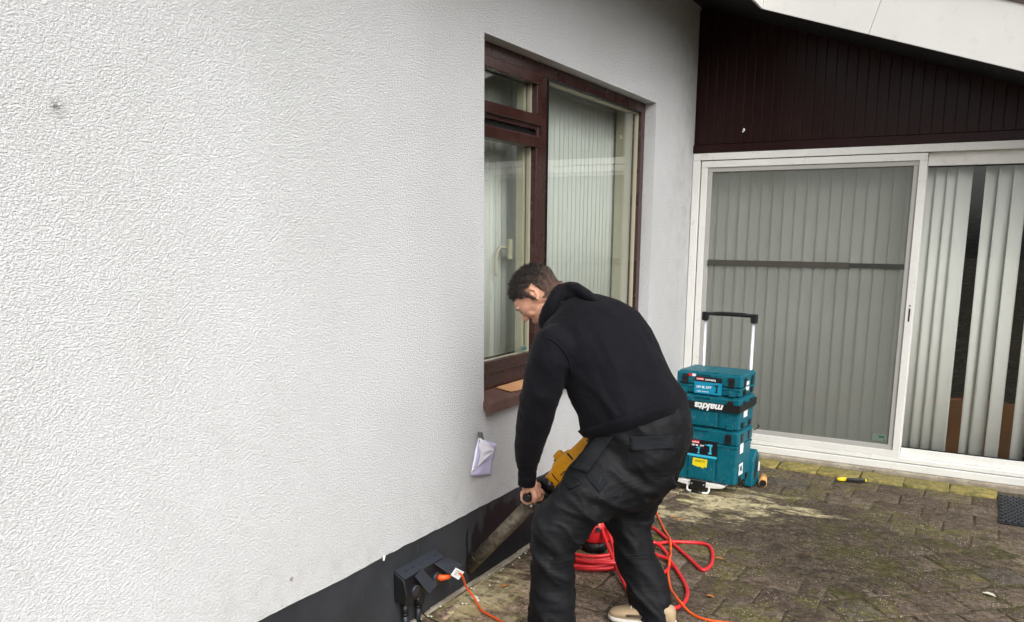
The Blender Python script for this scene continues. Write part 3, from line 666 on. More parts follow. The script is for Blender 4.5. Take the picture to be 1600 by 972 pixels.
# ------------------------------------------------------------------ the worker
# cross-sections: two outline points and a half depth, in metres
PS = {"near_leg": [[[0.6992, 2.8261, 0.8473], [0.9731, 2.9339, 0.6266], 0.12], [[0.6484, 2.7578, 0.7561], [0.8756, 2.8422, 0.5504], 0.125], [[0.6155, 2.6871, 0.6743], [0.7844, 2.7529, 0.5355], 0.115], [[0.5724, 2.6329, 0.6078], [0.7198, 2.6871, 0.4717], 0.1], [[0.543, 2.5947, 0.5296], [0.7022, 2.6653, 0.438], 0.095], [[0.5434, 2.5817, 0.4219], [0.6827, 2.6583, 0.4115], 0.09], [[0.545, 2.5817, 0.309], [0.6798, 2.6583, 0.3103], 0.088], [[0.5427, 2.579, 0.182], [0.6869, 2.661, 0.1833], 0.09], [[0.5408, 2.5797, 0.0908], [0.687, 2.6603, 0.0802], 0.092], [[0.5382, 2.5811, 0.0243], [0.6785, 2.6589, 0.016], 0.095]], "far_leg": [[[0.6759, 2.966, 0.6816], [0.9476, 3.134, 0.7465], 0.13], [[0.6476, 3.0102, 0.5331], [0.8756, 3.1498, 0.5812], 0.12], [[0.6341, 3.0295, 0.4216], [0.8067, 3.1305, 0.4361], 0.105], [[0.6801, 3.0275, 0.3425], [0.8217, 3.1125, 0.3644], 0.095], [[0.7016, 3.0167, 0.2536], [0.8452, 3.1033, 0.2781], 0.09], [[0.745, 3.015, 0.1551], [0.8924, 3.105, 0.1848], 0.09], [[0.7867, 3.0169, 0.0635], [0.9209, 3.1031, 0.1111], 0.09], [[0.8094, 3.0277, 0.0141], [0.9173, 3.0923, 0.0306], 0.088]], "pelvis": [[[0.6347, 2.8333, 0.8581], [0.9365, 3.0267, 0.9616], 0.185], [[0.658, 2.8274, 0.787], [0.9779, 3.0326, 0.8978], 0.2], [[0.6889, 2.8343, 0.7143], [0.9892, 3.0257, 0.813], 0.205], [[0.7172, 2.874, 0.6196], [0.9568, 3.026, 0.6947], 0.19], [[0.7569, 2.913, 0.5381], [0.9037, 3.007, 0.5885], 0.13]], "torso": [[[0.648, 2.819, 0.8075], [0.9632, 3.021, 0.9157], 0.2], [[0.626, 2.8133, 0.831], [0.9486, 3.0267, 0.9728], 0.212], [[0.613, 2.8207, 0.8879], [0.9051, 3.0193, 1.0415], 0.22], [[0.5712, 2.8201, 0.9581], [0.8606, 3.0199, 1.1241], 0.225], [[0.5363, 2.8215, 1.0365], [0.8163, 3.0185, 1.2145], 0.23], [[0.5004, 2.8254, 1.0949], [0.7635, 3.0146, 1.2806], 0.225], [[0.4756, 2.8288, 1.1545], [0.698, 2.9912, 1.3231], 0.205], [[0.4483, 2.8373, 1.2013], [0.6166, 2.9627, 1.341], 0.15], [[0.4424, 2.8367, 1.238], [0.5535, 2.9233, 1.348], 0.085]], "left_arm": [[[0.5276, 2.7766, 1.2357], [0.6589, 2.8234, 1.1076], 0.085], [[0.4881, 2.6992, 1.2045], [0.6358, 2.7608, 1.1015], 0.092], [[0.4681, 2.6786, 1.1293], [0.6014, 2.7414, 1.0701], 0.085], [[0.4436, 2.6764, 1.0171], [0.5759, 2.7436, 0.9807], 0.08], [[0.4006, 2.7163, 0.8905], [0.5256, 2.7837, 0.8748], 0.074], [[0.3539, 2.7815, 0.7574], [0.458, 2.8385, 0.7484], 0.062], [[0.3203, 2.8479, 0.6534], [0.4028, 2.8921, 0.6414], 0.053], [[0.3193, 2.8773, 0.603], [0.3837, 2.9127, 0.5985], 0.04], [[0.3165, 2.8833, 0.552], [0.3763, 2.9167, 0.5499], 0.037]]}
VD = Vector((-.4847, .8551, -.1842)); RD = Vector((.8692, .4944, .0078)); UD = Vector((-.0977, .1563, .9829))
def loft(mb, secs, phi=0.0, n=20, rb=None, end=.35):
    """rings through the sections; phi turns each section about the limb axis"""
    C = [(Vector(a)+Vector(b))/2 for a, b, _ in secs]; rg = []
    for i, (a, b, d) in enumerate(secs):
        c = C[i]; av = (Vector(b)-Vector(a))/2; t = (C[min(i+1, len(C)-1)]-C[max(i-1, 0)]).normalized()
        hw = av.length; ad = av.normalized(); dd = t.cross(ad).normalized()
        if dd.dot(VD) < 0: dd = -dd
        if phi:
            s, co = math.sin(phi), math.cos(phi); lat = dd*co+ad*s; dor = ad*co-dd*s
            ra = max(math.sqrt(max(hw*hw-(d*s)**2, 0))/co, .55*hw)
            e1, e2, r1, r2 = dor, lat, ra, d
        else: e1, e2, r1, r2 = ad, dd, hw, d
        def pt(k, c=c, sc=1.0):
            th = 2*math.pi*k/n; x, y = math.cos(th), math.sin(th)
            return c+(e1*math.copysign(abs(x)**.88, x)*r1+e2*math.copysign(abs(y)**.88, y)*r2)*sc
        if i == 0: rg.append([pt(k, c-t*r1*.22, .6) for k in range(n)])
        rg.append([pt(k) for k in range(n)])
        if i == len(secs)-1: rg.append([pt(k, c+t*r1*.12, .6) for k in range(n)])
    mb.rings(rg)
def fold_field(p, fz, seed=0.0):
    q = Vector((p.x*fz[0]+seed, p.y*fz[1]+p.x*2.0, p.z*fz[2]+p.x*fz[3]))
    a = 1-abs(noise.noise(q))*2.2; b = 1-abs(noise.noise(q*1.9+Vector((7, 3, 1))))*2.2
    a = max(a, 0)**1.6; b = max(b, 0)**1.6; return a*.65+b*.35
def crease(me, fn):
    me.update(); no = [v.normal.copy() for v in me.vertices]
    for v, nn in zip(me.vertices, no): v.co = v.co+nn*fn(v.co)
person = thing('person', 'man in black hooded sweatshirt and work trousers bending over to drill into the wall', 'person', (.75, 2.9, 0))
# --- trousers
tr = B()
loft(tr, PS['pelvis'], rad(28)); loft(tr, PS['near_leg']); loft(tr, PS['far_leg'])
me = fuse(tr, 'trousers', .0075, 4)
def tfold(p):
    z = p.z; k = 1.0
    amp = .008+.016*math.exp(-((z-.12)/.13)**2)+.015*math.exp(-((z-.42)/.12)**2)+.009*math.exp(-((z-.62)/.1)**2)
    return amp*(fold_field(p, (3.4, 4.2, 8.5, 6), 2.1)-.40)
crease(me, tfold)
# pulled-up folds running from the crotch to the near knee
trouser_bvh = BVHTree.FromPolygons([v.co.copy() for v in me.vertices], [list(p.vertices) for p in me.polygons])
trousers = link_mesh(me, 'trousers', M_TROU, person)
CAMP = Vector((1.917, 0, 1.55))
def panel(name, quad, bvh, th, mat, parent, nx=10, ny=8, rough=.004, direction=None):
    q = [Vector(v) for v in quad]; m = B(); grid = []
    for j in range(ny+1):
        row = []
        for i in range(nx+1):
            u, v = i/nx, j/ny
            p = q[0].lerp(q[1], u).lerp(q[3].lerp(q[2], u), v); d = direction or (sum(q, Vector())/4-CAMP).normalized()
            hit, nn, _, _ = bvh.ray_cast(p-d*.6, d)
            if hit is None: hit, nn, _, _ = bvh.find_nearest(p)
            row.append((hit, nn))
        grid.append(row)
    def off(i, j, h):
        p, nn = grid[j][i]; return p+nn*(h+rough*noise.noise(p*22))
    T = [[m.bm.verts.new(off(i, j, th)) for i in range(nx+1)] for j in range(ny+1)]
    L = [[m.bm.verts.new(off(i, j, -.004)) for i in range(nx+1)] for j in range(ny+1)]
    for j in range(ny):
        for i in range(nx):
            f = m.bm.faces.new((T[j][i], T[j][i+1], T[j+1][i+1], T[j+1][i])); f.smooth = True
            m.bm.faces.new((L[j][i], L[j+1][i], L[j+1][i+1], L[j][i+1]))
    for j in range(ny):
        m.bm.faces.new((T[j][0], T[j+1][0], L[j+1][0], L[j][0])); m.bm.faces.new((T[j][nx], L[j][nx], L[j+1][nx], T[j+1][nx]))
    for i in range(nx):
        m.bm.faces.new((T[0][i], L[0][i], L[0][i+1], T[0][i+1])); m.bm.faces.new((T[ny][i], T[ny][i+1], L[ny][i+1], L[ny][i]))
    return m.build(name, mat, parent)
panel('back_pocket', [(.9211, 2.55, .8976), (1.0841, 2.55, .9246), (1.0819, 2.55, .8772), (.9275, 2.55, .8455)], trouser_bvh, .005, M_POCK, trousers)
panel('holster_pocket', [(.8072, 2.55, .8855), (.8773, 2.55, .8965), (.7727, 2.55, .7443), (.7111, 2.55, .7513)], trouser_bvh, .008, M_POCK, trousers)
panel('pocket_flap', [(.6817, 2.55, .7283), (.7137, 2.55, .7471), (.7517, 2.55, .7042), (.7078, 2.55, .6762)], trouser_bvh, .005, M_TROU, trousers)
panel('tool_patch', [(.7656, 2.55, .7364), (.7937, 2.55, .7704), (.857, 2.55, .7298), (.8203, 2.55, .6828)], trouser_bvh, .004, M_POCK, trousers)
# --- sweatshirt with hood
hd = B(); loft(hd, PS['torso'], rad(40), 24); loft(hd, PS['left_arm'])
RA = [((.63, 3.04, 1.19), .090), ((.62, 3.15, 1.10), .085), ((.60, 3.21, .99), .075), ((.62, 3.19, .91), .066), ((.67, 3.18, .87), .055), ((.655, 3.11, .845), .042), ((.65, 3.085, .835), .039)]
hd.tube(curve_pts([p for p, _ in RA], 4), [RA[min(i//4, len(RA)-1)][1] for i in range((len(RA)-1)*4+1)], 18)
ax = (-RD*.80+UD*.52+VD*.05).normalized(); q1 = (RD*.52+UD*.80); q1 = (q1-ax*q1.dot(ax)).normalized(); q2 = ax.cross(q1)
rc = Vector((.4490, 2.880, 1.2930)); ringp = []
for k in range(16):
    th = 2*math.pi*k/16; lift = .02*math.cos(th)
    ringp.append(rc+q1*math.cos(th)*.068+q2*math.sin(th)*.090-ax*(.004+.010*(1-math.cos(th))))
ho = B(); ho.tube(curve_pts(ringp, 2, True), .029, 14, closed=True)
Rb = Matrix((q2, -ax, q1)).transposed()
ho.ball(Vector((.556, 2.945, 1.322)), (.138, .090, .038), 24, Rb)
ho.ball(Vector((.520, 2.93, 1.314)), (.112, .060, .044), 24, Rb)
me = fuse(hd, 'hoodie', .0075, 4)
arm_c = [((Vector(a)+Vector(b))/2) for a, b, _ in PS['left_arm']]
def hfold(p):
    wz = 1-min(max((p.z-.85)/.35, 0), 1)
    amp = .005+.010*wz
    if p.x < .60 and p.z < 1.05 and p.y < 2.92: amp = .006
    v = amp*(fold_field(p, (4.2, 4.2, 6, 5), 9.3)-.40)
    # ribbed waistband and cuff pulled in
    if p.z < .66 and p.x < .5: v -= .003
    return v
crease(me, hfold)
hood_bvh = BVHTree.FromPolygons([v.co.copy() for v in me.vertices], [list(p.vertices) for p in me.polygons])
hoodie = link_mesh(me, 'hoodie', M_HOOD, person)
me = fuse(ho, 'hood', .0065, 3)
crease(me, lambda p: .006*(fold_field(p, (9, 7, 12, 5), 4.4)-.45))
link_mesh(me, 'hood', M_HOOD, hoodie)
def seam(pts, bvh, r, name, mat, parent):
    q = []
    for p in curve_pts(pts, 5):
        d = (p-CAMP).normalized(); hit, nn, _, _ = bvh.ray_cast(p-d*.5, d)
        if hit is not None: q.append(hit+nn*.0012)
    m = B(); m.tube(q, r, 6); m.build(name, mat, parent)
seam([(.642, 2.5, 1.214), (.672, 2.5, 1.199), (.702, 2.5, 1.172), (.722, 2.5, 1.137), (.731, 2.5, 1.094)], hood_bvh, .0032, 'armhole_seam', M_HOOD, hoodie)
# ribbed waistband: a band following the hem section, cuff ring on the wrist
def band(secs, i, j, k, grow, name, phi=0.0):
    mb = B(); S_ = []
    for t in (i, j, k):
        a, b, d = secs[int(t)]; f = t-int(t)
        if f: a2, b2, d2 = secs[int(t)+1]; a = Vector(a).lerp(Vector(b2 and a2), f); b = Vector(b).lerp(Vector(b2), f); d = d+(d2-d)*f
        a, b = Vector(a), Vector(b); c = (a+b)/2; S_.append((tuple(c+(a-c)*grow), tuple(c+(b-c)*grow), d*grow))
    loft(mb, S_, phi, 28); return mb
wb2 = band(PS['torso'], 0, .5, 1, 1.03, 'waistband', rad(40)); wb2.build('waistband', M_HOOD, hoodie)
cf = band(PS['left_arm'], 7, 7.5, 8, 1.06, 'cuff'); cf.build('cuff', M_HOOD, hoodie)
hem = [((Vector(a)+Vector(b))/2, (Vector(b)-Vector(a))/2, d) for a, b, d in PS['torso'][:2]]
# --- body: head, neck, trunk, arms and hands as one skin
bd_ = B()
HF = (-RD*.58-UD*.76+VD*.28).normalized(); HU = (-RD*.76+UD*.62-VD*.0); HU = (HU-HF*HU.dot(HF)).normalized(); HX = HF.cross(HU)   # forward, up, right
HC = Vector((.3990, 2.86, 1.3350))
HM = Matrix((HX, HF, HU)).transposed()
def hp(x, y, z): return HC+HM @ Vector((x, y, z))
bd_.ball(hp(0, -.012, .018), (.074, .094, .084), 28, HM)
bd_.ball(hp(0, .035, .0), (.064, .062, .070), 24, HM)
bd_.ball(hp(0, .030, -.055), (.055, .058, .062), 24, HM)
bd_.ball(hp(0, .062, -.098), (.026, .024, .020), 16, HM)      # chin
for s in (-1, 1):
    bd_.tube([hp(s*.052, .0, -.065), hp(s*.045, .035, -.088), hp(s*.018, .066, -.103)], [.018, .016, .013], 10)   # jaw line
    bd_.ball(hp(s*.040, .062, -.030), (.018, .016, .020), 14, HM)                                                   # cheek
    bd_.ball(hp(s*.028, .080, .020), (.022, .010, .009), 12, HM)                                                    # brow
    bd_.ball(hp(s*.030, .0795, .003), (.0125, .011, .010), 12, HM)                                                  # eyeball under the lid
    c = [hp(s*.073, -.004, .020), hp(s*.079, -.013, .026), hp(s*.082, -.019, .015), hp(s*.079, -.016, -.004), hp(s*.074, -.006, -.022)]
    bd_.tube(curve_pts(c, 4), .0052, 8); bd_.ball(hp(s*.0755, -.008, .002), (.006, .012, .020), 10, HM); bd_.ball(hp(s*.077, -.003, -.020), (.006, .007, .007), 8, HM)
bd_.tube([hp(0, .086, .018), hp(0, .094, -.006), hp(0, .103, -.026), hp(0, .101, -.034)], [.008, .009, .011, .009], 12)
for s in (-1, 1): bd_.ball(hp(s*.010, .096, -.031), (.008, .009, .007), 10, HM)
bd_.ball(hp(0, .088, -.058), (.022, .009, .0055), 12, HM); bd_.ball(hp(0, .086, -.069), (.019, .009, .0055), 12, HM)
NB = Vector((.515, 2.90, 1.255))
bd_.tube([hp(0, -.030, -.030), hp(0, -.050, -.075), NB, Vector((.58, 2.92, 1.18))], [.060, .056, .060, .075], 20)
TR = [Vector((.58, 2.92, 1.19)), Vector((.68, 2.92, 1.05)), Vector((.79, 2.93, .90)), Vector((.86, 2.95, .78))]
bd_.tube(TR, [.11, .13, .12, .12], 20)
bd_.tube([Vector((.86, 2.94, .79)), Vector((.72, 2.72, .6)), Vector((.61, 2.63, .47)), Vector((.615, 2.62, .1))], [.085, .07, .052, .036], 14)
bd_.tube([Vector((.86, 3.05, .76)), Vector((.74, 3.07, .45)), Vector((.80, 3.06, .25)), Vector((.87, 3.05, .07))], [.085, .06, .045, .036], 14)
LA = [Vector((.60, 2.85, 1.20))]+[arm_c[i] for i in (1, 3, 4, 6, 7, 8)]
WR_ = Vector((.3475, 2.898, .545)); LA.append(WR_)
bd_.tube(LA, [.07, .06, .048, .044, .034, .029, .027, .027], 14)
bd_.tube([Vector((.60, 3.0, 1.17)), Vector((.62, 3.12, 1.10)), Vector((.60, 3.21, .99)), Vector((.63, 3.17, .89)), Vector((.648, 3.075, .832))], [.07, .055, .045, .035, .027], 14)
# left hand closed round the side handle (its axis runs towards -y)
HA = Vector((0.0, -1, .03)).normalized(); HN = Vector((.355, 2.88, .498))      # handle end
hx = RD - HA*RD.dot(HA); hx.normalize(); hz = HA.cross(hx); 
if hz.z < 0: hz = -hz
def fist(base, axis, ex, ez, wrist, sgn, hr=.017):
    """base: point on the handle under the little finger; fingers stacked along -axis"""
    R0 = [hr+.010, hr+.010, hr+.0098, hr+.009]
    for k, (fr, ln) in enumerate(((.0086, 268), (.0098, 285), (.0102, 292), (.0098, 280))):
        c = base-axis*(.010+.0205*k); pts = []; rr = []
        for q in range(11):
            a = rad(118+(ln-118)*q/10*1.0); r = R0[k]*(1.10 if q == 2 or q == 6 else 1.0)
            pts.append(c+ex*(math.cos(a)*r*1.08)+ez*(math.sin(a)*r)); rr.append(fr*(1.12 if q in (2, 6) else 1.0)*(1-.018*q))
        mb_ = bd_; mb_.tube(pts, rr, 10); mb_.ball(pts[-1], rr[-1]*1.02, 10); mb_.ball(pts[0], rr[0]*1.1, 10)
        kn = c+ex*(-.010)*sgn+ez*(hr+.018)
        mb_.tube([pts[0], kn, c+ex*.014*sgn+ez*(hr+.020), c+ex*.020*sgn+ez*(hr+.027)], [.0105, .0125, .014, .014], 10)
        mb_.ball(kn-ex*.004*sgn, .0118, 10)
    cm = base-axis*.04
    mb_.ball(cm+ex*.008*sgn+ez*(hr+.020), (.030, .040, .015), 16, Matrix((ex, axis, ez)).transposed())
    # heel of the hand coming down behind the handle
    mb_.tube([base-axis*.012+ex*.026*sgn+ez*(hr+.012), base-axis*.010+ex*.033*sgn+ez*.006, base-axis*.012+ex*.026*sgn-ez*.018], [.014, .0135, .010], 12)
    mb_.tube([base-axis*.035+ex*.026*sgn+ez*(hr+.012), base-axis*.035+ex*.034*sgn+ez*.004, base-axis*.038+ex*.028*sgn-ez*.016], [.015, .014, .010], 12)
    mb_.tube([wrist+ez*.01, wrist-ez*.010, cm+ex*.010*sgn+ez*(hr+.030), cm+ex*.010*sgn+ez*(hr+.016)], [.027, .028, .032, .030], 16, flat=.85)
    # thumb on the far side
    tb = base-axis*.082
    mb_.tube([cm-axis*.02+ex*.028*sgn+ez*.016, tb+ex*.031*sgn+ez*.006, tb+ex*.022*sgn-ez*.022, tb-ex*.004*sgn-ez*.031], [.015, .0125, .011, .009], 12)
fist(HN-HA*.006, HA, hx, hz, WR_, 1)
# right hand on the rear grip
H2 = Vector((.625, 3.055, .79)); A2 = Vector((.55, .0, -.835)); e2 = Vector((0, 1, 0)); e3 = A2.cross(e2).normalized()
fist(H2, Vector((0, -1, 0)).cross(Vector((.655, 0, .755))).normalized(), Vector((.655, 0, .755)), Vector((0, 1, 0)), Vector((.648, 3.08, .832)), 1, .016)
me = fuse(bd_, 'body', .0034, 2, .5)
HMi = HM.transposed()
def g(p, c, r): return math.exp(-((p-Vector(c)).length/r)**2)
for v in me.vertices:
    l = HMi @ (v.co-HC)
    if l.length < .16:
        d = Vector((0, 0, 0))
        for s in (-1, 1):
            d.y -= .007*g(l, (s*.030, .086, .006), .011)            # eye sockets
            d.y += .0025*g(l, (s*.030, .080, .001), .007)
            d.x -= s*.004*g(l, (s*.060, .050, .022), .022)          # temples
            d.x -= s*.007*g(l, (s*.084, -.013, .008), .007)         # bowl of the ear
            d.x -= s*.003*g(l, (s*.05, .05, -.06), .02)
        d.y -= .004*g(l, (0, .092, .004), .010)                     # nose bridge
        d.y -= .003*g(l, (0, .092, -.0635), .006)
        v.co += HM @ d
me.update()
head_faces = [(p.center.copy(), p.normal.copy(), list(p.vertices)) for p in me.polygons]
vco = [v.co.copy() for v in me.vertices]; vno = [v.normal.copy() for v in me.vertices]
body = link_mesh(me, 'body', M_SKIN, person)
# --- hair: a short cropped cap with small tufts
def hairmask(l):
    """signed: > 0 inside the hair"""
    x, y, z = abs(l.x), l.y, l.z
    front = .044+(.006*math.sin(x*90))
    if y > .052: base = z-front
    elif y > .028: base = z-(.044-(.052-y)/.024*.030)
    elif y > .004: base = z+.026-(y-.004)/.024*.048*(1 if y > .016 else .3)
    else: base = z+.026+min(.050, (.004-y)*1.1)
    if x > .06: base = min(base, ((z-.030) if -.034 < y < .002 and z > -.03 else base))
    return base
hm = B(); fl = hm.bm.verts.layers.float.new('fade'); vm = {}; roots = []
for c, nn, vi in head_faces:
    l = HMi @ (c-HC)
    if l.length > .135 or hairmask(l) < 0: continue
    vs2 = []
    for i in vi:
        if i not in vm:
            ll = HMi @ (vco[i]-HC); mk = hairmask(ll); top = min(max((ll.z+.02)/.07, 0), 1)
            h = min(max(mk/.02, 0), 1)*(.0022+.0045*top)-.0012
            h += .0036*top*(.2+noise.noise(vco[i]*62))+.003*top*noise.noise(vco[i]*150)
            vm[i] = hm.bm.verts.new(vco[i]+vno[i]*h); vm[i][fl] = min(max(1-(mk/.035), 0), 1)*(1-top)*.85+.3*(1-top)*(ll.y < .03)
        vs2.append(vm[i])
    try: f = hm.bm.faces.new(vs2); f.smooth = True
    except ValueError: pass
    roots.append((c, nn, l))
rnd = random.Random(3)
for _ in range(5000):
    c, nn, l = rnd.choice(roots); top = min(max((l.z+.01)/.07, 0), 1); mk = min(max(hairmask(l)/.02, .15), 1)
    if rnd.random() > .35+.65*top: continue
    p = c+nn*(.002+.005*top*mk)+Vector([rnd.uniform(-.002, .002) for _ in range(3)])
    d = (nn*.55+HF*(.5*top)-HU*(.45*(1-top))+Vector([rnd.uniform(-.35, .35) for _ in range(3)])).normalized()
    ln = (.004+.010*top)*rnd.uniform(.6, 1.2)*mk; sd2 = d.cross(nn)
    if sd2.length < .05: continue
    sd2.normalize(); wdt = .0016
    a = [hm.bm.verts.new(q) for q in (p-sd2*wdt, p+sd2*wdt, p+d*ln)]; hm.bm.faces.new(a)
hm.build('hair', M_HAIR, person, recalc=False)
eb = B()
for s in (-1, 1):
    eb.tube([hp(s*.046, .077, .0165), hp(s*.034, .089, .0215), hp(s*.018, .093, .019)], [.0016, .0034, .0024], 8)
    eb.tube([hp(s*.043, .079, .003), hp(s*.032, .0885, -.0005), hp(s*.020, .087, .002)], [.0009, .0014, .0009], 6)
split_build(eb, 'eyebrow', M_HAIR, body)
# --- shoes
def shoe(name, heel, toe, z0=.004, rise=.0, mirror=1):
    heel, toe = Vector(heel), Vector(toe); d = (toe-heel).normalized(); sdv = Vector((-d.y, d.x, 0)); L = (toe-heel).length; up_ = Vector((0, 0, 1))
    def rg(t, w, zb, zt, n=16, tuck=1.0):
        c = heel+d*(L*t); out = []
        for k in range(n):
            a = 2*math.pi*k/n; x, y = math.cos(a), math.sin(a)
            out.append(c+sdv*w*math.copysign(abs(x)**.7, x)+up_*((zb+zt)/2+(zt-zb)/2*math.copysign(abs(y)**.75, y)))
        return out
    root = None
    up_m = B(); prof = [(.0, .018, .028, .070), (.03, .030, .024, .088), (.12, .036, .022, .098), (.25, .037, .022, .102), (.40, .038, .022, .095), (.55, .042, .022, .078), (.72, .046, .020, .062), (.88, .042, .018, .050), (.97, .028, .018, .042), (1.0, .012, .020, .034)]
    up_m.rings([rg(t, w2, zb+z0, zt+z0) for t, w2, zb, zt in prof])
    root = up_m.build(name, M_SHOE, person)
    so_ = B(); so_.rings([rg(t, w2, z0+.0, zt2+z0) for t, w2, zt2 in ((-.015, .020, .030), (.03, .034, .034), (.15, .040, .033), (.35, .038, .030), (.55, .044, .028), (.75, .050, .026), (.92, .044, .026), (1.01, .020, .026))]); so_.build('sole', M_SOLE, root)
    lc = B()
    for i in range(5):
        t = .36+.075*i; c = heel+d*(L*t); zt = .094-.030*((t-.36)/.3)
        lc.tube(curve_pts([c+sdv*.034+up_*(zt*.62+z0), c+sdv*.020+up_*(zt+.003+z0), c+up_*(zt+.008+z0), c-sdv*.020+up_*(zt+.003+z0), c-sdv*.034+up_*(zt*.62+z0)], 3), .0035, 6)
    split_build(lc, 'lace', M_SOLE, root)
    dk = B(); dk.tube(curve_pts([heel+d*L*.30+sdv*.039+up_*(.060+z0), heel+d*L*.36+sdv*.0405+up_*(.056+z0), heel+d*L*.45+sdv*.0425+up_*(.05+z0), heel+d*L*.7+sdv*.048+up_*(.044+z0)], 3), .0055, 6)
    dk.tube(curve_pts([heel+d*L*.30-sdv*.039+up_*(.060+z0), heel+d*L*.36-sdv*.0405+up_*(.056+z0), heel+d*L*.45-sdv*.0425+up_*(.05+z0), heel+d*L*.7-sdv*.048+up_*(.044+z0)], 3), .0055, 6)
    split_build(dk, 'side_stripe', M_SHOED, root)
    tg = B(); tg.ball(heel+d*L*.28+up_*(.100+z0), (.030, .030, .016), 14); tg.build('collar', M_SHOED, root)
shoe('shoe', (.955, 3.045, 0), (.690, 3.000, 0))
shoe('shoe', (.70, 2.63, 0), (.435, 2.59, 0))

# ------------------------------------------------------------------ the core drill
DA = Vector((.36, 0, .399)).normalized(); D0 = Vector((0, 3.01, .087))
def dp(t, side=0.0, upv=0.0): return D0+DA*t+Vector((0, -side, 0))+Vector((-DA.z, 0, DA.x))*upv
drill = thing('core_drill', 'yellow core drill with a muddy grey barrel held against the dark plinth', 'drill', dp(.5))
m = B(); m.cyl(dp(-.02), dp(.455), .031, 32)
for t in (.06, .15, .27, .36): m.cyl(dp(t), dp(t+.0025), .0318, 32)
m.cyl(dp(.455), dp(.470), .031, 32, .020); m.build('core_barrel', M_BIT, drill)
m = B(); m.cyl(dp(.470), dp(.505), .014, 18); m.cyl(dp(.478), dp(.49), .018, 6); m.build('chuck_spindle', M_ALU, drill)
m = B(); m.cyl(dp(.500), dp(.545), .032, 28, .040); m.cyl(dp(.545), dp(.580), .048, 28); m.cyl(dp(.58), dp(.625), .038, 28, .040)
for k in range(14):
    a = 2*math.pi*k/14; m.box(dp(.56)+(Vector((0, -1, 0))*math.cos(a)+Vector((-DA.z, 0, DA.x))*math.sin(a))*.048, (.006, .006, .030), .001, frame(Vector((-DA.z, 0, DA.x)), DA))
m.build('side_handle_clamp', M_BLK, drill)
m = B(); e = HN-HA*.0; m.tube([dp(.56)+Vector((0, -.03, 0)), HN+Vector((0, .10, -.002)), HN+Vector((0, .095, 0)), HN+Vector((0, .004, 0)), HN], [.015, .015, .019, .0185, .0165], 18)
m.cyl(HN+Vector((0, .002, 0)), HN+Vector((0, -.001, 0)), .0105, 16); m.build('side_handle', M_BLK, drill)
def drl(t, w, u, uo=0.0, n=20, p=.8):
    c = dp(t, 0, uo); return [c+Vector((0, -1, 0))*w*math.copysign(abs(math.cos(a))**p, math.cos(a))+Vector((-DA.z, 0, DA.x))*u*math.copysign(abs(math.sin(a))**p, math.sin(a)) for a in [2*math.pi*k/n for k in range(n)]]
m = B(); m.rings([drl(.612, .030, .032), drl(.616, .036, .039), drl(.650, .037, .041), drl(.665, .039, .044), drl(.68, .041, .049, .004), drl(.74, .042, .052, .004), drl(.765, .040, .048, .002), drl(.78, .036, .042), drl(.87, .036, .040), drl(.955, .035, .038), drl(.968, .028, .030)])
m.build('motor_housing', M_YDR, drill)
m = B()
m.rings([drl(.70, .014, .014, .058), drl(.704, .018, .016, .060), drl(.735, .018, .016, .060), drl(.74, .012, .012, .058)]); m.build('gear_switch', M_YDR, drill)
m = B(); Rd = frame(DA, Vector((0, -1, 0)))
m.box(dp(.775, .037, .018), (.006, .034, .006), .001, Rd); m.box(dp(.622, .036, -.006), (.020, .012, .005), .001, Rd); m.box(dp(.612, .036, -.016), (.006, .03, .005), .001, Rd); m.box(dp(.70, .0415, -.01), (.03, .004, .004), .001, Rd)
for k in range(5): m.box(dp(.88+.014*k, .035, 0), (.005, .034, .004), .001, Rd)
split_build(m, 'vent_slot', M_BLK, drill)
m = B(); m.cyl(dp(.655), dp(.659), .0415, 28); m.cyl(dp(.69, .0, .035), dp(.69, .0, .060), .006, 10); m.build('seam_ring', M_BLK, drill)
m = B(); q = Vector((.655, 0, .755)); m.tube(curve_pts([dp(.955, 0, .0), dp(.99, -.02, .0), H2+Vector((0, 0, 0)), H2+Vector((-.02, .02, -.06)), dp(.90, -.055, -.0), dp(.87, -.03, 0)], 5), .014, 12); m.build('rear_grip', M_BLK, drill)
m = B(); m.ball(dp(.475, .031, -.012), (.006, .006, .005), 8); m.build('water_drop', M_LET, drill)

# ------------------------------------------------------------------ wall socket, its pipes and plug
so2 = thing('outdoor_socket', 'dark grey weatherproof double socket box low on the black plinth', 'socket', (.03, 2.6, .17))
m = B(); m.prism([(-.004, 2.455, .132), (.052, 2.455, .120), (.060, 2.455, .165), (.045, 2.455, .226), (-.004, 2.455, .252)], (0, .285, 0), .005); m.build('box', M_BLK, so2)
m = B(); m.prism([(.0465, 2.46, .2275), (-.003, 2.46, .2545), (-.003, 2.735, .2545), (.0465, 2.735, .2275)], (.002, 0, .004), .001)
for i in range(5): m.box((.02, 2.50+.05*i, .2455), (.012, .02, .003), .001)
m.build('top_cover', M_BLK2, so2)
m = B(); m.prism([(.064, 2.500, .232), (.052, 2.565, .238), (.100, 2.600, .166), (.112, 2.530, .158)], (.004, 0, .003), .0015); m.build('lid', M_BLK2, so2)
m = B(); m.prism([(.050, 2.655, .226), (.050, 2.735, .226), (.110, 2.775, .192), (.112, 2.685, .180)], (.003, 0, .005), .0015); m.build('lid', M_BLK2, so2)
for yy in (2.515, 2.66):
    m = B(); m.cyl((.052, yy, .168), (.064, yy, .166), .024, 20); m.build('outlet', M_BLK2, so2)
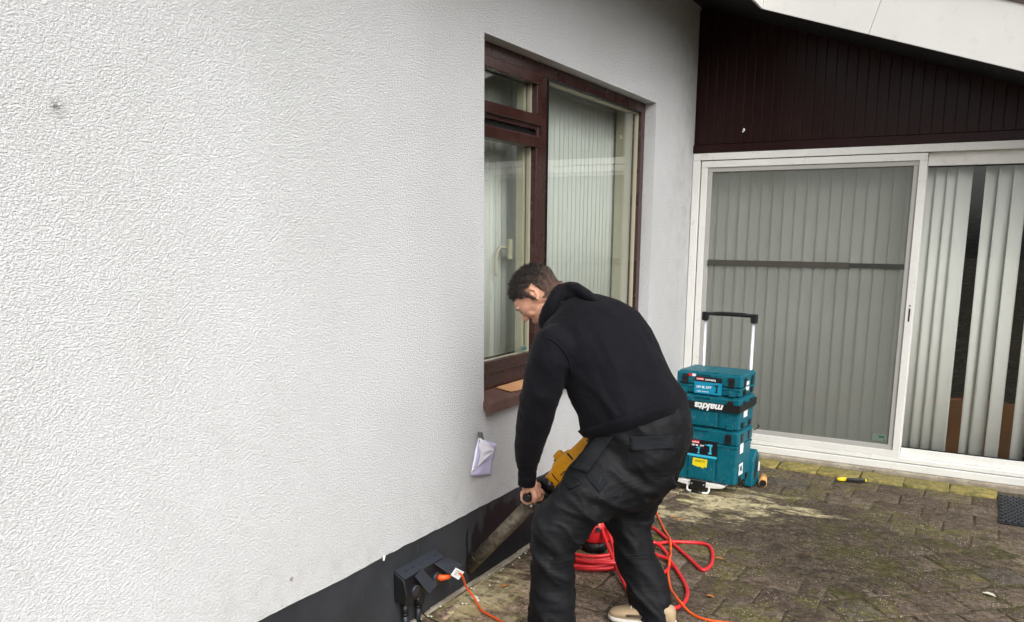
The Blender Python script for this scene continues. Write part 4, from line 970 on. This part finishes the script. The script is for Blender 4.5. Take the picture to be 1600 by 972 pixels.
for i, (yy, b0) in enumerate(((2.497, .095), (2.585, .105))):
    pp = thing('conduit', ['grey conduit pipe running down from the left end of the socket box', 'grey conduit pipe running down under the middle of the socket box'][i], 'pipe', (.018, yy, 0), 'conduits under the wall socket')
    m = B(); m.cyl((.018, yy, -.01), (.018, yy, .062), .010, 14); m.build('pipe', M_BLK2, pp)
    m = B(); m.cyl((.018, yy, .058), (.018, yy, b0+.012), .0135, 14); m.cyl((.018, yy, .062), (.018, yy, .068), .0145, 14); m.build('coupling', M_BLK, pp)
m = B(); m.tube(curve_pts([(.085, 2.54, .16), (.075, 2.545, .12), (.06, 2.55, .08), (.06, 2.57, .04), (.075, 2.60, .012), (.13, 2.60, .006)], 6), .003, 6)
tag(m.build('thin_cable', M_GASK), 'thin black cable hanging from the socket lid to the paving', 'cable')
ex = thing('orange_extension_cord', 'orange power cord plugged into the wall socket and running over pale sandy paving', 'cord', (.1, 2.72, .17))
m = B(); m.tube([(.062, 2.665, .168), (.075, 2.668, .168), (.085, 2.675, .168), (.105, 2.69, .172)], [.012, .0135, .0115, .0085], 14); m.tube([(.10, 2.705, .176), (.118, 2.715, .180), (.13, 2.72, .176)], [.009, .011, .007], 12); m.build('plug', M_ORG, ex)
m = B(); m.tube(curve_pts([(.10, 2.69, .172), (.125, 2.715, .182), (.135, 2.735, .165), (.115, 2.80, .085), (.135, 2.83, .03), (.18, 2.80, .009), (.214, 2.775, .009), (.333, 2.73, .009), (.43, 2.68, .009), (.52, 2.55, .009), (.6, 2.3, .009), (.8, 2.1, .009), (1.1, 1.9, .009)], 8), .0050, 10); m.build('cable', M_ORG, ex)
m = B(); tq = [Vector((.13, 2.695, .214)), Vector((.13, 2.758, .172)), Vector((.13, 2.714, .154)), Vector((.13, 2.657, .1955))]; m.prism(tq, (.0015, 0, 0)); o = m.build('tag', M_LET, ex)
m = B()
for k in range(3):
    a_ = tq[0].lerp(tq[3], .25+.22*k); b_ = tq[1].lerp(tq[2], .25+.22*k); m.tube([a_.lerp(b_, .22)+Vector((.002, 0, 0)), a_.lerp(b_, .7-.1*k)+Vector((.002, 0, 0))], .0011, 4)
split_build(m, 'tag_print', M_LABK, o)

# ------------------------------------------------------------------ note taped to the wall
nt = thing('paper_note', 'lilac paper note with one corner folded over taped to the white wall', 'note', (.005, 3.1, .57))
def sheet(pts_fn, nu, nv, name, mat, th=.0006):
    m = B(); V_ = [[m.bm.verts.new(pts_fn(i/nu, j/nv)) for i in range(nu+1)] for j in range(nv+1)]
    for j in range(nv):
        for i in range(nu): f = m.bm.faces.new((V_[j][i], V_[j][i+1], V_[j+1][i+1], V_[j+1][i])); f.smooth = True
    o = m.build(name, mat, nt, recalc=True); md = o.modifiers.new('thickness', 'SOLIDIFY'); md.thickness = th; return o
def pq(u, v):
    a = Vector((.006, 2.998, .512)).lerp(Vector((.006, 3.176, .466)), u); b = Vector((.006, 3.055, .672)).lerp(Vector((.006, 3.216, .612)), u)
    p = a.lerp(b, v); p.x += .004+.008*math.sin(v*3.1)*(1-u)+.005*math.sin(u*5+v*2)+.006*noise.noise(Vector((u*3.1, v*3.7, 2))); p.z += .006*noise.noise(Vector((u*2.5, v*2.5, 8))); return p
sheet(pq, 12, 12, 'sheet', M_PAPER)
def pf(u, v):
    a = Vector((.012, 2.994, .520)); b = Vector((.012, 3.062, .675)); c = Vector((.022, 3.172, .592)); 
    e0 = a.lerp(b, u); e1 = c; p = e0.lerp(e1, v*(1-.0)); p.x += .016*math.sin(v*2.6)*(.4+.6*u)+.006*noise.noise(Vector((u*4, v*4, 5))); return p
sheet(pf, 10, 10, 'folded_corner', M_PAPERW)
m = B(); V_ = []
m.prism([(.010, 3.058, .698), (.010, 3.098, .688), (.016, 3.118, .605), (.016, 3.060, .655)], (.0012, 0, 0), .0003); m.build('tape', M_TAPE, nt)

# ------------------------------------------------------------------ tool cases on a trolley
FR = Vector((.706, 4.885, 0)); UX = Vector((-.9975, .07, 0)).normalized(); VY = Vector((.07, .9975, 0)).normalized(); CW, CD = .405, .28; ZU = Vector((0, 0, 1))
RT = Matrix((-UX, VY, ZU)).transposed()             # local x: along the front to the right, y: back, z: up
FL = FR+UX*CW
def cp(x, y, z): return FL+(-UX)*x+VY*y+ZU*z         # x from the left front corner
def case(label, z0, z1, lid, dx=0.0):
    h = z1-z0; t = thing('tool_case', label, 'tool case', cp(CW/2, CD/2, z0), 'teal tool cases stacked on the trolley')
    zl = z1-lid
    def bx(m, x0, x1, y0, y1, a, b, bev=.003): m.box(cp((x0+x1)/2+dx, (y0+y1)/2, (a+b)/2), (abs(x1-x0), abs(y1-y0), abs(b-a)), bev, RT); return m
    m = B(); bx(m, .004, CW-.004, .004, CD-.004, z0+.006, zl-.002, .010); bx(m, .0, CW, .0, CD, zl-.020, zl-.003, .004)
    bx(m, .10, CW-.135, -.003, .01, z0+.014, zl-.022, .004)
    bx(m, CW-.072, CW-.032, -.0055, .006, z0+.008, z0+.040, .002); bx(m, .032, .072, -.0055, .006, z0+.008, z0+.040, .002)
    body_ = m.build('case_body', M_TEAL, t)
    m = B(); bx(m, .0, CW, .0, CD, zl, z1-.002, .009); bx(m, .012, CW-.012, .012, CD-.012, z1-.004, z1+.004, .002)
    bx(m, .10, CW-.135, -.004, .01, zl+.003, zl+.016, .002); bx(m, .13, .225, -.007, .02, z1-.016, z1-.001, .004)
    for q in (.16, .235): bx(m, q, q+.01, .03, CD-.03, z1, z1+.007, .002)
    m.build('case_lid', M_TEAL, t)
    for x in (.040, CW-.075):
        m = B(); bx(m, x, x+.036, -.009, .004, z1-.075, z1-.016, .003); bx(m, x+.004, x+.032, -.0115, -.004, z1-.040, z1-.022, .002); m.build('latch', M_BLK, t)
    for y in (.055, .185):
        m = B(); m.box(cp(CW+.0015+dx, y+.02, z1-.045), (.006, .034, .05), .002, RT); m.box(cp(CW+.002+dx, y+.02, z0+.03), (.007, .034, .035), .002, RT); split_build(m, 'side_catch', M_BLK, t)
    m = B()
    for q in (.14, .285): bx(m, q-.001, q+.001, -.0036, 0.0, z0+.022, zl-.026, .0)
    split_build(m, 'seam', worn_dark_teal, t)
    return t
worn_dark_teal = worn('dark_teal_seam', s2l(0, 60, 72), .5, .1)
Z0, Z1, Z2, Z3 = .072, .408, .612, .752
c1 = case('tall teal tool case at the bottom of the stack with torn yellow sticker', Z0, Z1, .085)
c2 = case('plain teal tool case in the middle of the stack behind the black strap', Z1+.004, Z2, .075)
c3 = case('low teal tool case on top of the stack with blue drill label', Z2+.004, Z3, .075)
RF_ = Matrix((-UX, ZU, -VY)).transposed()             # reading right along the front, up, outward to the camera
def plate(t, name, x0, x1, z0, z1, mat, d=.0042, th=.001, bev=0.0):
    m = B(); m.box(cp((x0+x1)/2, -d, (z0+z1)/2), (x1-x0, th, z1-z0), bev, RT); return m.build(name, mat, t)
def drillpic(t, x, z, s, mat, y=-.0058):
    m = B(); m.box(cp(x, y, z+.020*s), (.022*s, .001, .010*s), .0, RT); m.box(cp(x+.002*s, y, z), (.008*s, .001, .034*s), .0, RT); m.box(cp(x, y, z-.020*s), (.017*s, .001, .008*s), .0, RT); m.box(cp(x-.017*s, y, z+.020*s), (.014*s, .001, .004*s), .0, RT)
    return m.build('tool_picture', mat, t)
# top case label
plate(c3, 'label', .118, .290, Z2+.012, Z3-.054, M_LAB); plate(c3, 'label_band', .122, .288, Z3-.055, Z3-.024, M_LABK, .0046); plate(c3, 'brand_tag', .128, .178, Z3-.045, Z3-.030, M_RED2, .0052)
text('lettering', 'makita', .0145, M_LET, c3, cp(.153, -.0059, Z3-.0378), RF_, .0002, .0004, 1.1)
text('lettering', 'DDF486RJ', .0150, M_LET, c3, cp(.218, -.0054, Z3-.041), RF_, .0002, .0004)
text('lettering', '18V BL XPT', .019, M_LET, c3, cp(.176, -.0050, Z2+.052), RF_, .0002, .0007, 1.0, .2)
text('lettering', '5.0Ah  Li-ion x2', .0115, M_LET, c3, cp(.172, -.0050, Z2+.026), RF_, .0002, .0003)
drillpic(c3, .258, Z2+.048, .95, M_LABK)
plate(c3, 'brand_tag', .076, .100, Z3-.026, Z3-.010, M_RED2, .001, .0012); plate(c3, 'brand_tag', .100, .124, Z3-.027, Z3-.011, M_LET, .001, .0012)
RS_ = Matrix((VY, ZU, -UX)).transposed()
def splate(t, y0, y1, z0, z1, mat, name='side_label'):
    m = B(); m.box(cp(CW+.0006, (y0+y1)/2, (z0+z1)/2), (.001, y1-y0, z1-z0), 0, RT); return m.build(name, mat, t)
splate(c3, .09, .15, Z3-.10, Z3-.045, M_LET); text('side_print', 'makita', .018, M_TEAL, c3, cp(CW+.0014, .12, Z3-.072), RS_, .0002, .0008)
splate(c2, .08, .15, Z1+.08, Z1+.12, M_LET); splate(c1, .05, .12, Z0+.06, Z0+.13, M_LET); text('side_print', 'M', .06, M_TEAL, c1, cp(CW+.0014, .085, Z0+.095), RS_, .0002, .001)
splate(c1, .05, .11, Z1-.14, Z1-.08, M_LET)
# bottom case label
plate(c1, 'label', .085, .282, Z1-.165, Z1-.072, M_LABK, .0042); plate(c1, 'label_stripe', .085, .282, Z1-.180, Z1-.166, M_CYAN, .0042); plate(c1, 'brand_tag', .118, .170, Z1-.097, Z1-.078, M_RED2, .0050)
text('lettering', 'makita', .0145, M_LET, c1, cp(.144, -.0059, Z1-.0885), RF_, .0002, .0004, 1.1); text('lettering', '18V BL  XPT', .0150, M_LET, c1, cp(.158, -.0053, Z1-.109), RF_, .0002, .0006, 1.0, .2)
drillpic(c1, .238, Z1-.125, 1.25, M_CYAN, -.0053); drillpic(c1, .165, Z1-.140, .8, M_CYAN, -.0053)
ys_ = [(.128, -.235), (.132, -.190), (.225, -.192), (.222, -.238), (.214, -.246), (.208, -.238), (.200, -.250), (.186, -.246), (.176, -.242), (.160, -.246), (.152, -.238), (.145, -.243), (.138, -.238)]
m = B(); m.prism([cp(x, -.0038, Z1+z) for x, z in ys_], VY*-.001); o = m.build('yellow_sticker', M_YST, c1)
text('sticker_print', 'MAKITA', .017, M_LABK, c1, cp(.178, -.0054, Z1-.208), RF_, .0002, .0, 1.0)
# strap round the middle case, lettering upside down
zs0, zs1 = Z1+.122, Z1+.168
stp = thing('strap', 'wide black strap with upside down white lettering round the middle tool case', 'strap', cp(CW/2, CD/2, zs0))
m = B(); P4 = [cp(-.006, -.014, 0), cp(CW+.006, -.014, 0), cp(CW+.010, CD+.004, 0), cp(-.010, CD+.004, 0)]
def strapring(g_, z, sl):
    c = sum(P4, Vector())/4; return [c+(p-c)*g_+Vector((0, 0, z+s_)) for p, s_ in zip(P4, (sl, 0, .01, sl))]
m.rings([strapring(1.0, zs0, 0), strapring(1.006, zs0, 0), strapring(1.006, zs1, 0), strapring(1.0, zs1, 0)], cap=False, smooth=False, closed=True); sp_ = m.build('webbing', M_BLK, stp)
RU_ = Matrix((UX, -ZU, -VY)).transposed()
text('lettering', 'makita', .060, M_LET, stp, cp(.222, -.0162, (zs0+zs1)/2-.002), RU_, .0002, .0022, 1.12, .25)
# trolley
tl = thing('tool_trolley', 'folding trolley with aluminium pull handle carrying the teal tool cases', 'trolley', cp(CW/2, CD, 0))
m = B()
for x in (.058, CW-.040): m.tube([cp(x, CD+.012, .03), cp(x, CD+.012, .50), cp(x, CD-.002+.016, 1.055)], .0125, 12, flat=.65)
split_build(m, 'rail', M_ALU, tl)
m = B(); m.tube(curve_pts([cp(.050, CD+.014, 1.082), cp(.14, CD+.010, 1.087), cp(.215, CD+.010, 1.088), cp(.30, CD+.010, 1.087), cp(CW-.032, CD+.014, 1.082)], 5), [.011]*4+[.0135]*13+[.011]*4, 14)
for x in (.055, CW-.037): m.box(cp(x, CD+.013, 1.068), (.040, .032, .055), .006, RT)
m.build('grip', M_BLK, tl)
m = B(); pr = []
for k in range(17):
    a = math.pi*k/16; pr.append(cp(CW/2-.025+.165*math.cos(a)*-1, -.012+.0*k, .070-.030*math.sin(a)**.6))
m.prism(pr, VY*.16, .002); m.build('foot_plate', M_WHITE, tl)
m = B(); m.box(cp(.176, -.016, .052), (.100, .012, .052), .004, RT); m.box(cp(.176, -.020, .052), (.075, .010, .006), .001, RT); m.build('latch_block', M_BLK, tl)
m = B()
for x in (.138, .214): m.ball(cp(x, -.0235, .058), .0038, 8)
split_build(m, 'rivet', M_ALU, tl)
m = B(); m.tube(curve_pts([cp(.105, -.006, .050), cp(.105, -.010, .022), cp(.113, -.020, .0095), cp(.135, -.024, .0075), cp(.215, -.024, .0075), cp(.237, -.020, .0095), cp(.245, -.010, .022), cp(.245, -.006, .050)], 5), .0068, 10); m.build('stand_loop', M_WHITE, tl)
m = B(); m.tube([cp(.140, -.0245, .0077), cp(.210, -.0245, .0077)], .0078, 10); m.build('loop_sleeve', M_BLK, tl)
def hub(x, s):
    m = B(); pts_ = [(.0, .06), (.02, .19), (.07, .245), (.125, .20), (.15, .12), (.14, .03), (.10, .005), (.0, .012)]
    m.prism([cp(x, CD-.02+a, b) for a, b in pts_], (-UX)*.05*s, .006); o = m.build('wheel_arch', M_TEAL, tl)
    m = B(); m.prism([cp(x+.0505*s, CD-.0+a, b) for a, b in [(.015, .055), (.03, .17), (.06, .20), (.075, .15), (.06, .06)]], (-UX)*.003*s, .001); m.build('arch_panel', M_BLK, tl)
    m = B(); m.cyl(cp(x+.006*s, CD+.085, .062), cp(x+.042*s, CD+.085, .062), .060, 28); m.build('wheel', M_BLK, tl)
    m = B(); m.box(cp(x+.052*s, CD+.105, .12), (.003, .02, .06), .001, RT); m.build('arch_print', M_LET, tl)
hub(CW-.03, 1); hub(.03, -1)
m = B(); m.tube(curve_pts([cp(CW+.004, CD+.01, .375), cp(CW+.02, CD+.03, .385), cp(CW+.028, CD+.03, .40), cp(CW+.018, CD+.03, .41)], 4), .004, 8); m.build('bungee_hook', M_BLK, tl)

# ------------------------------------------------------------------ red hose, cable reel, orange cable
rl_ = thing('red_hose', 'red rubber hose lying in loose coils behind the man\'s legs', 'hose', (.35, 3.6, 0))
rnd = random.Random(11); pts = []
for k in range(9*12):
    a = 2*math.pi*k/12; lap = k/12; cx_ = .33+.02*math.sin(lap*2.3); cy_ = 3.62+.02*math.cos(lap*1.7); r = .205+.035*math.sin(lap*2.9)+.01*math.sin(a*2+lap)
    pts.append((cx_+r*math.cos(a), cy_+r*1.08*math.sin(a), .009+.0075*lap*.75+.004*abs(math.sin(a*1.5+lap))))
tail = [(.49, 3.80, .045), (.574, 3.873, .02), (.621, 3.932, .018), (.687, 3.992, .010), (.789, 4.022, .009), (.848, 3.933, .009), (.889, 3.783, .009), (.886, 3.699, .009), (.862, 3.690, .009), (.764, 3.805, .009), (.609, 3.968, .012), (.457, 4.125, .009), (.36, 4.12, .009), (.33, 3.98, .01)]
m = B(); m.tube(curve_pts(pts+tail, 3), .0088, 10); m.build('hose', M_RED, rl_)
m = B(); m.tube(curve_pts([(.50, 3.55, .03), (.54, 3.75, .03), (.574, 3.85, .032), (.646, 3.813, .010), (.707, 3.694, .009), (.731, 3.598, .009), (.720, 3.53, .009)], 6), .0088, 10); m.build('hose_end', M_RED, rl_)
m = B(); m.tube(curve_pts([(.46, 3.80, .05), (.55, 3.76, .035), (.631, 3.725, .020), (.707, 3.694, .018), (.81, 3.557, .009), (.885, 3.42, .009), (.913, 3.298, .009), (.898, 3.216, .009), (.84, 3.16, .009), (.72, 3.20, .009), (.63, 3.32, .012), (.54, 3.44, .035), (.43, 3.58, .08), (.355, 3.66, .145)], 6), .0088, 10); m.build('hose_loop', M_RED, rl_)
m = B(); m.tube(curve_pts([(.39, 3.66, .14), (.445, 3.60, .09), (.50, 3.52, .05), (.56, 3.44, .035)], 6), .0088, 10); m.build('hose_lead', M_RED, rl_)
re_ = thing('water_pump_tank', 'red and black round pump tank standing inside the coiled red hose', 'tank', (.32, 3.68, 0))
m = B(); m.rings([[Vector((.32+r*math.cos(2*math.pi*k/28), 3.68+r*math.sin(2*math.pi*k/28), z)) for k in range(28)] for r, z in ((.055, .004), (.064, .010), (.068, .030), (.064, .048), (.055, .056))]); m.build('base', M_BLK, re_)
m = B(); m.rings([[Vector((.32+r*math.cos(2*math.pi*k/28), 3.68+r*math.sin(2*math.pi*k/28), z)) for k in range(28)] for r, z in ((.060, .055), (.068, .065), (.067, .13), (.052, .172), (.026, .19))]); m.build('drum', M_RED, re_)
m = B(); m.cyl((.32, 3.68, .18), (.32, 3.68, .205), .018, 14); m.cyl((.358, 3.625, .13), (.366, 3.613, .132), .012, 12); m.build('cap', M_BLK, re_)
m = B(); m.ball((.362, 3.625, .155), .005, 8); m.ball((.334, 3.615, .15), .005, 8); split_build(m, 'screw', M_TAN, re_)
m = B(); m.tube(curve_pts([(.30, 4.60, .006), (.33, 4.52, .006), (.358, 4.446, .006), (.507, 4.167, .006), (.590, 4.02, .012), (.612, 3.969, .028), (.640, 3.90, .034), (.668, 3.83, .012), (.691, 3.761, .020), (.706, 3.70, .026), (.730, 3.62, .010), (.746, 3.563, .006), (.817, 3.395, .012), (.870, 3.30, .026), (.90, 3.262, .024), (.97, 3.208, .006), (1.046, 3.184, .006), (1.134, 3.202, .006), (1.28, 3.236, .006), (1.6, 3.1, .006), (1.9, 2.6, .006)], 6), .0056, 10)
tag(m.build('orange_cable', M_ORG), 'orange cable crossing over the red hose on the dark paving', 'cable')

# ------------------------------------------------------------------ small things
t = thing('pruning_saw', 'yellow folding saw with black grip lying on the paving near the door', 'saw', (1.27, 5.60, 0))
A_ = Vector((1.183, 5.595, .012)); Bv = Vector((1.355, 5.652, .012)); dS = (Bv-A_).normalized(); nS = Vector((-dS.y, dS.x, 0))
def sp(u, v, z=0.0): return A_+dS*(u*(Bv-A_).length)+nS*v+Vector((0, 0, z))
m = B(); m.prism([sp(0, -.012), sp(.05, .004), sp(.25, .020), sp(.5, .027), (sp(.8, .022)), sp(1, .008), sp(1.02, -.003), sp(.96, -.010), sp(.5, -.006), sp(.30, -.010), sp(.27, -.024), sp(.08, -.022)], (0, 0, .016), .003); m.build('handle', M_YEL2, t)
m = B(); m.prism([sp(.32, -.026, -.002), sp(.34, .006, -.002), sp(.55, .014, -.002), sp(.80, .011, -.002), sp(.95, .0, -.002), sp(.97, -.010, -.002), sp(.93, -.022, -.002), sp(.6, -.028, -.002)], (0, 0, .021), .004); m.build('grip', M_BLK, t)
t = thing('drilled_core', 'tan cylindrical drill core lying beside the trolley wheel', 'stone core', (.795, 5.21, 0))
m = B(); a_ = Vector((.770, 5.335, .032)); b_ = Vector((.799, 5.205, .028)); m.cyl(a_, b_, .026, 24); m.ball(a_+Vector((.0, .0, .0)), (.0235, .0235, .0235), 16); m.build('core', M_TAN, t)
m = B(); m.cyl(b_, b_+(b_-a_).normalized()*.004, .022, 24); m.build('end_face', M_BLK, t)
mt = thing('door_mat', 'black ribbed rubber door mat lying on the paving at the right edge', 'mat', (2.5, 5.47, 0))
m = B(); mx0, mx1, my0, my1 = 2.10, 2.90, 5.20, 5.79; m.lohi((mx0, my0, .003), (mx1, my1, .009), .002)
for j in range(17):
    for i in range(26):
        x = mx0+.016+i*.031+(.0155 if j % 2 else 0); y = my0+.018+j*.0345
        if x < mx1-.012: m.box((x, y, .013), (.022, .027, .010), .0025, seg=1)
m.build('tread', worn('mat_rubber', s2l(34, 37, 42), .5, .2, 30), mt)
rnd = random.Random(21)
def leaf(x, y, ln, a, label, mat=M_LEAF, z=.004):
    m = B(); u = Vector((math.cos(a), math.sin(a), 0)); v = Vector((-u.y, u.x, 0)); c = Vector((x, y, z)); pts_ = []
    V_ = [m.bm.verts.new(q) for q in (c-u*ln*.5, c-u*ln*.2+v*ln*.22+Vector((0, 0, .006)), c+u*ln*.2+v*ln*.2+Vector((0, 0, .007)), c+u*ln*.55+Vector((0, 0, .002)), c+u*ln*.15-v*ln*.2+Vector((0, 0, .008)), c-u*ln*.25-v*ln*.2+Vector((0, 0, .005)), c+Vector((0, 0, .001)))]
    for k in range(6): m.bm.faces.new((V_[k], V_[(k+1) % 6], V_[6]))
    o = m.build('leaf', mat); md = o.modifiers.new('t', 'SOLIDIFY'); md.thickness = .0008; tag(o, label, 'leaf', 'dry leaves and chips on the paving')
leaf(.506, 4.345, .045, .5, 'orange brown dry leaf nearest the orange cable by the trolley'); leaf(.548, 4.318, .038, 1.6, 'curled tan dry leaf just right of another leaf by the trolley')
leaf(.90, 3.87, .045, .1, 'thin brown leaf just beyond the end loop of the red hose'); leaf(.99, 3.415, .045, -.3, 'brown leaf right of the orange cable on dark paving')
leaf(.565, 4.36, .022, 1.0, 'tiny leaf fragment beside the two leaves by the trolley'); leaf(.16, 3.05, .05, .9, 'orange bark chip on wet paving under the drill barrel')
leaf(1.0, 5.79, .035, 0, 'small orange leaf on the edge blocks below the screened door')
leaf(2.055, 4.07, .06, -.5, 'pale whitish chip on the mossy paving at lower right', M_CHIP)
m = B()
for _ in range(34):
    x, y = .03+abs(rnd.gauss(0, .05)), rnd.uniform(2.55, 3.7); s_ = rnd.uniform(.002, .006); m.ball((x, y, .007), (s_, s_, s_*.7), 6)
for _ in range(5): m.ball((.11+rnd.gauss(0, .012), 2.865+rnd.gauss(0, .01), .012), (.012, .010, .008), 7)
tag(m.build('rubble_crumbs', M_CHIP), 'pale crumbs of drilled mortar scattered along the foot of the plinth', kind='stuff')
m = B(); m.ball((.351, YF+.008, 2.289), (.008, .006, .012), 8); m.ball((.345, YF+.008, 2.278), (.006, .005, .007), 8)
tag(m.build('bird_dropping', M_LET), 'small white spot stuck on the dark gable boarding', 'dropping')
m = B(); m.ball((.001, 2.394, .336), (.004, .006, .007), 8); m.ball((.0, 2.392, .327), (.004, .005, .006), 8)
tag(m.build('mortar_splash', M_LET), 'white mortar blob where the stucco meets the dark plinth', 'splash')
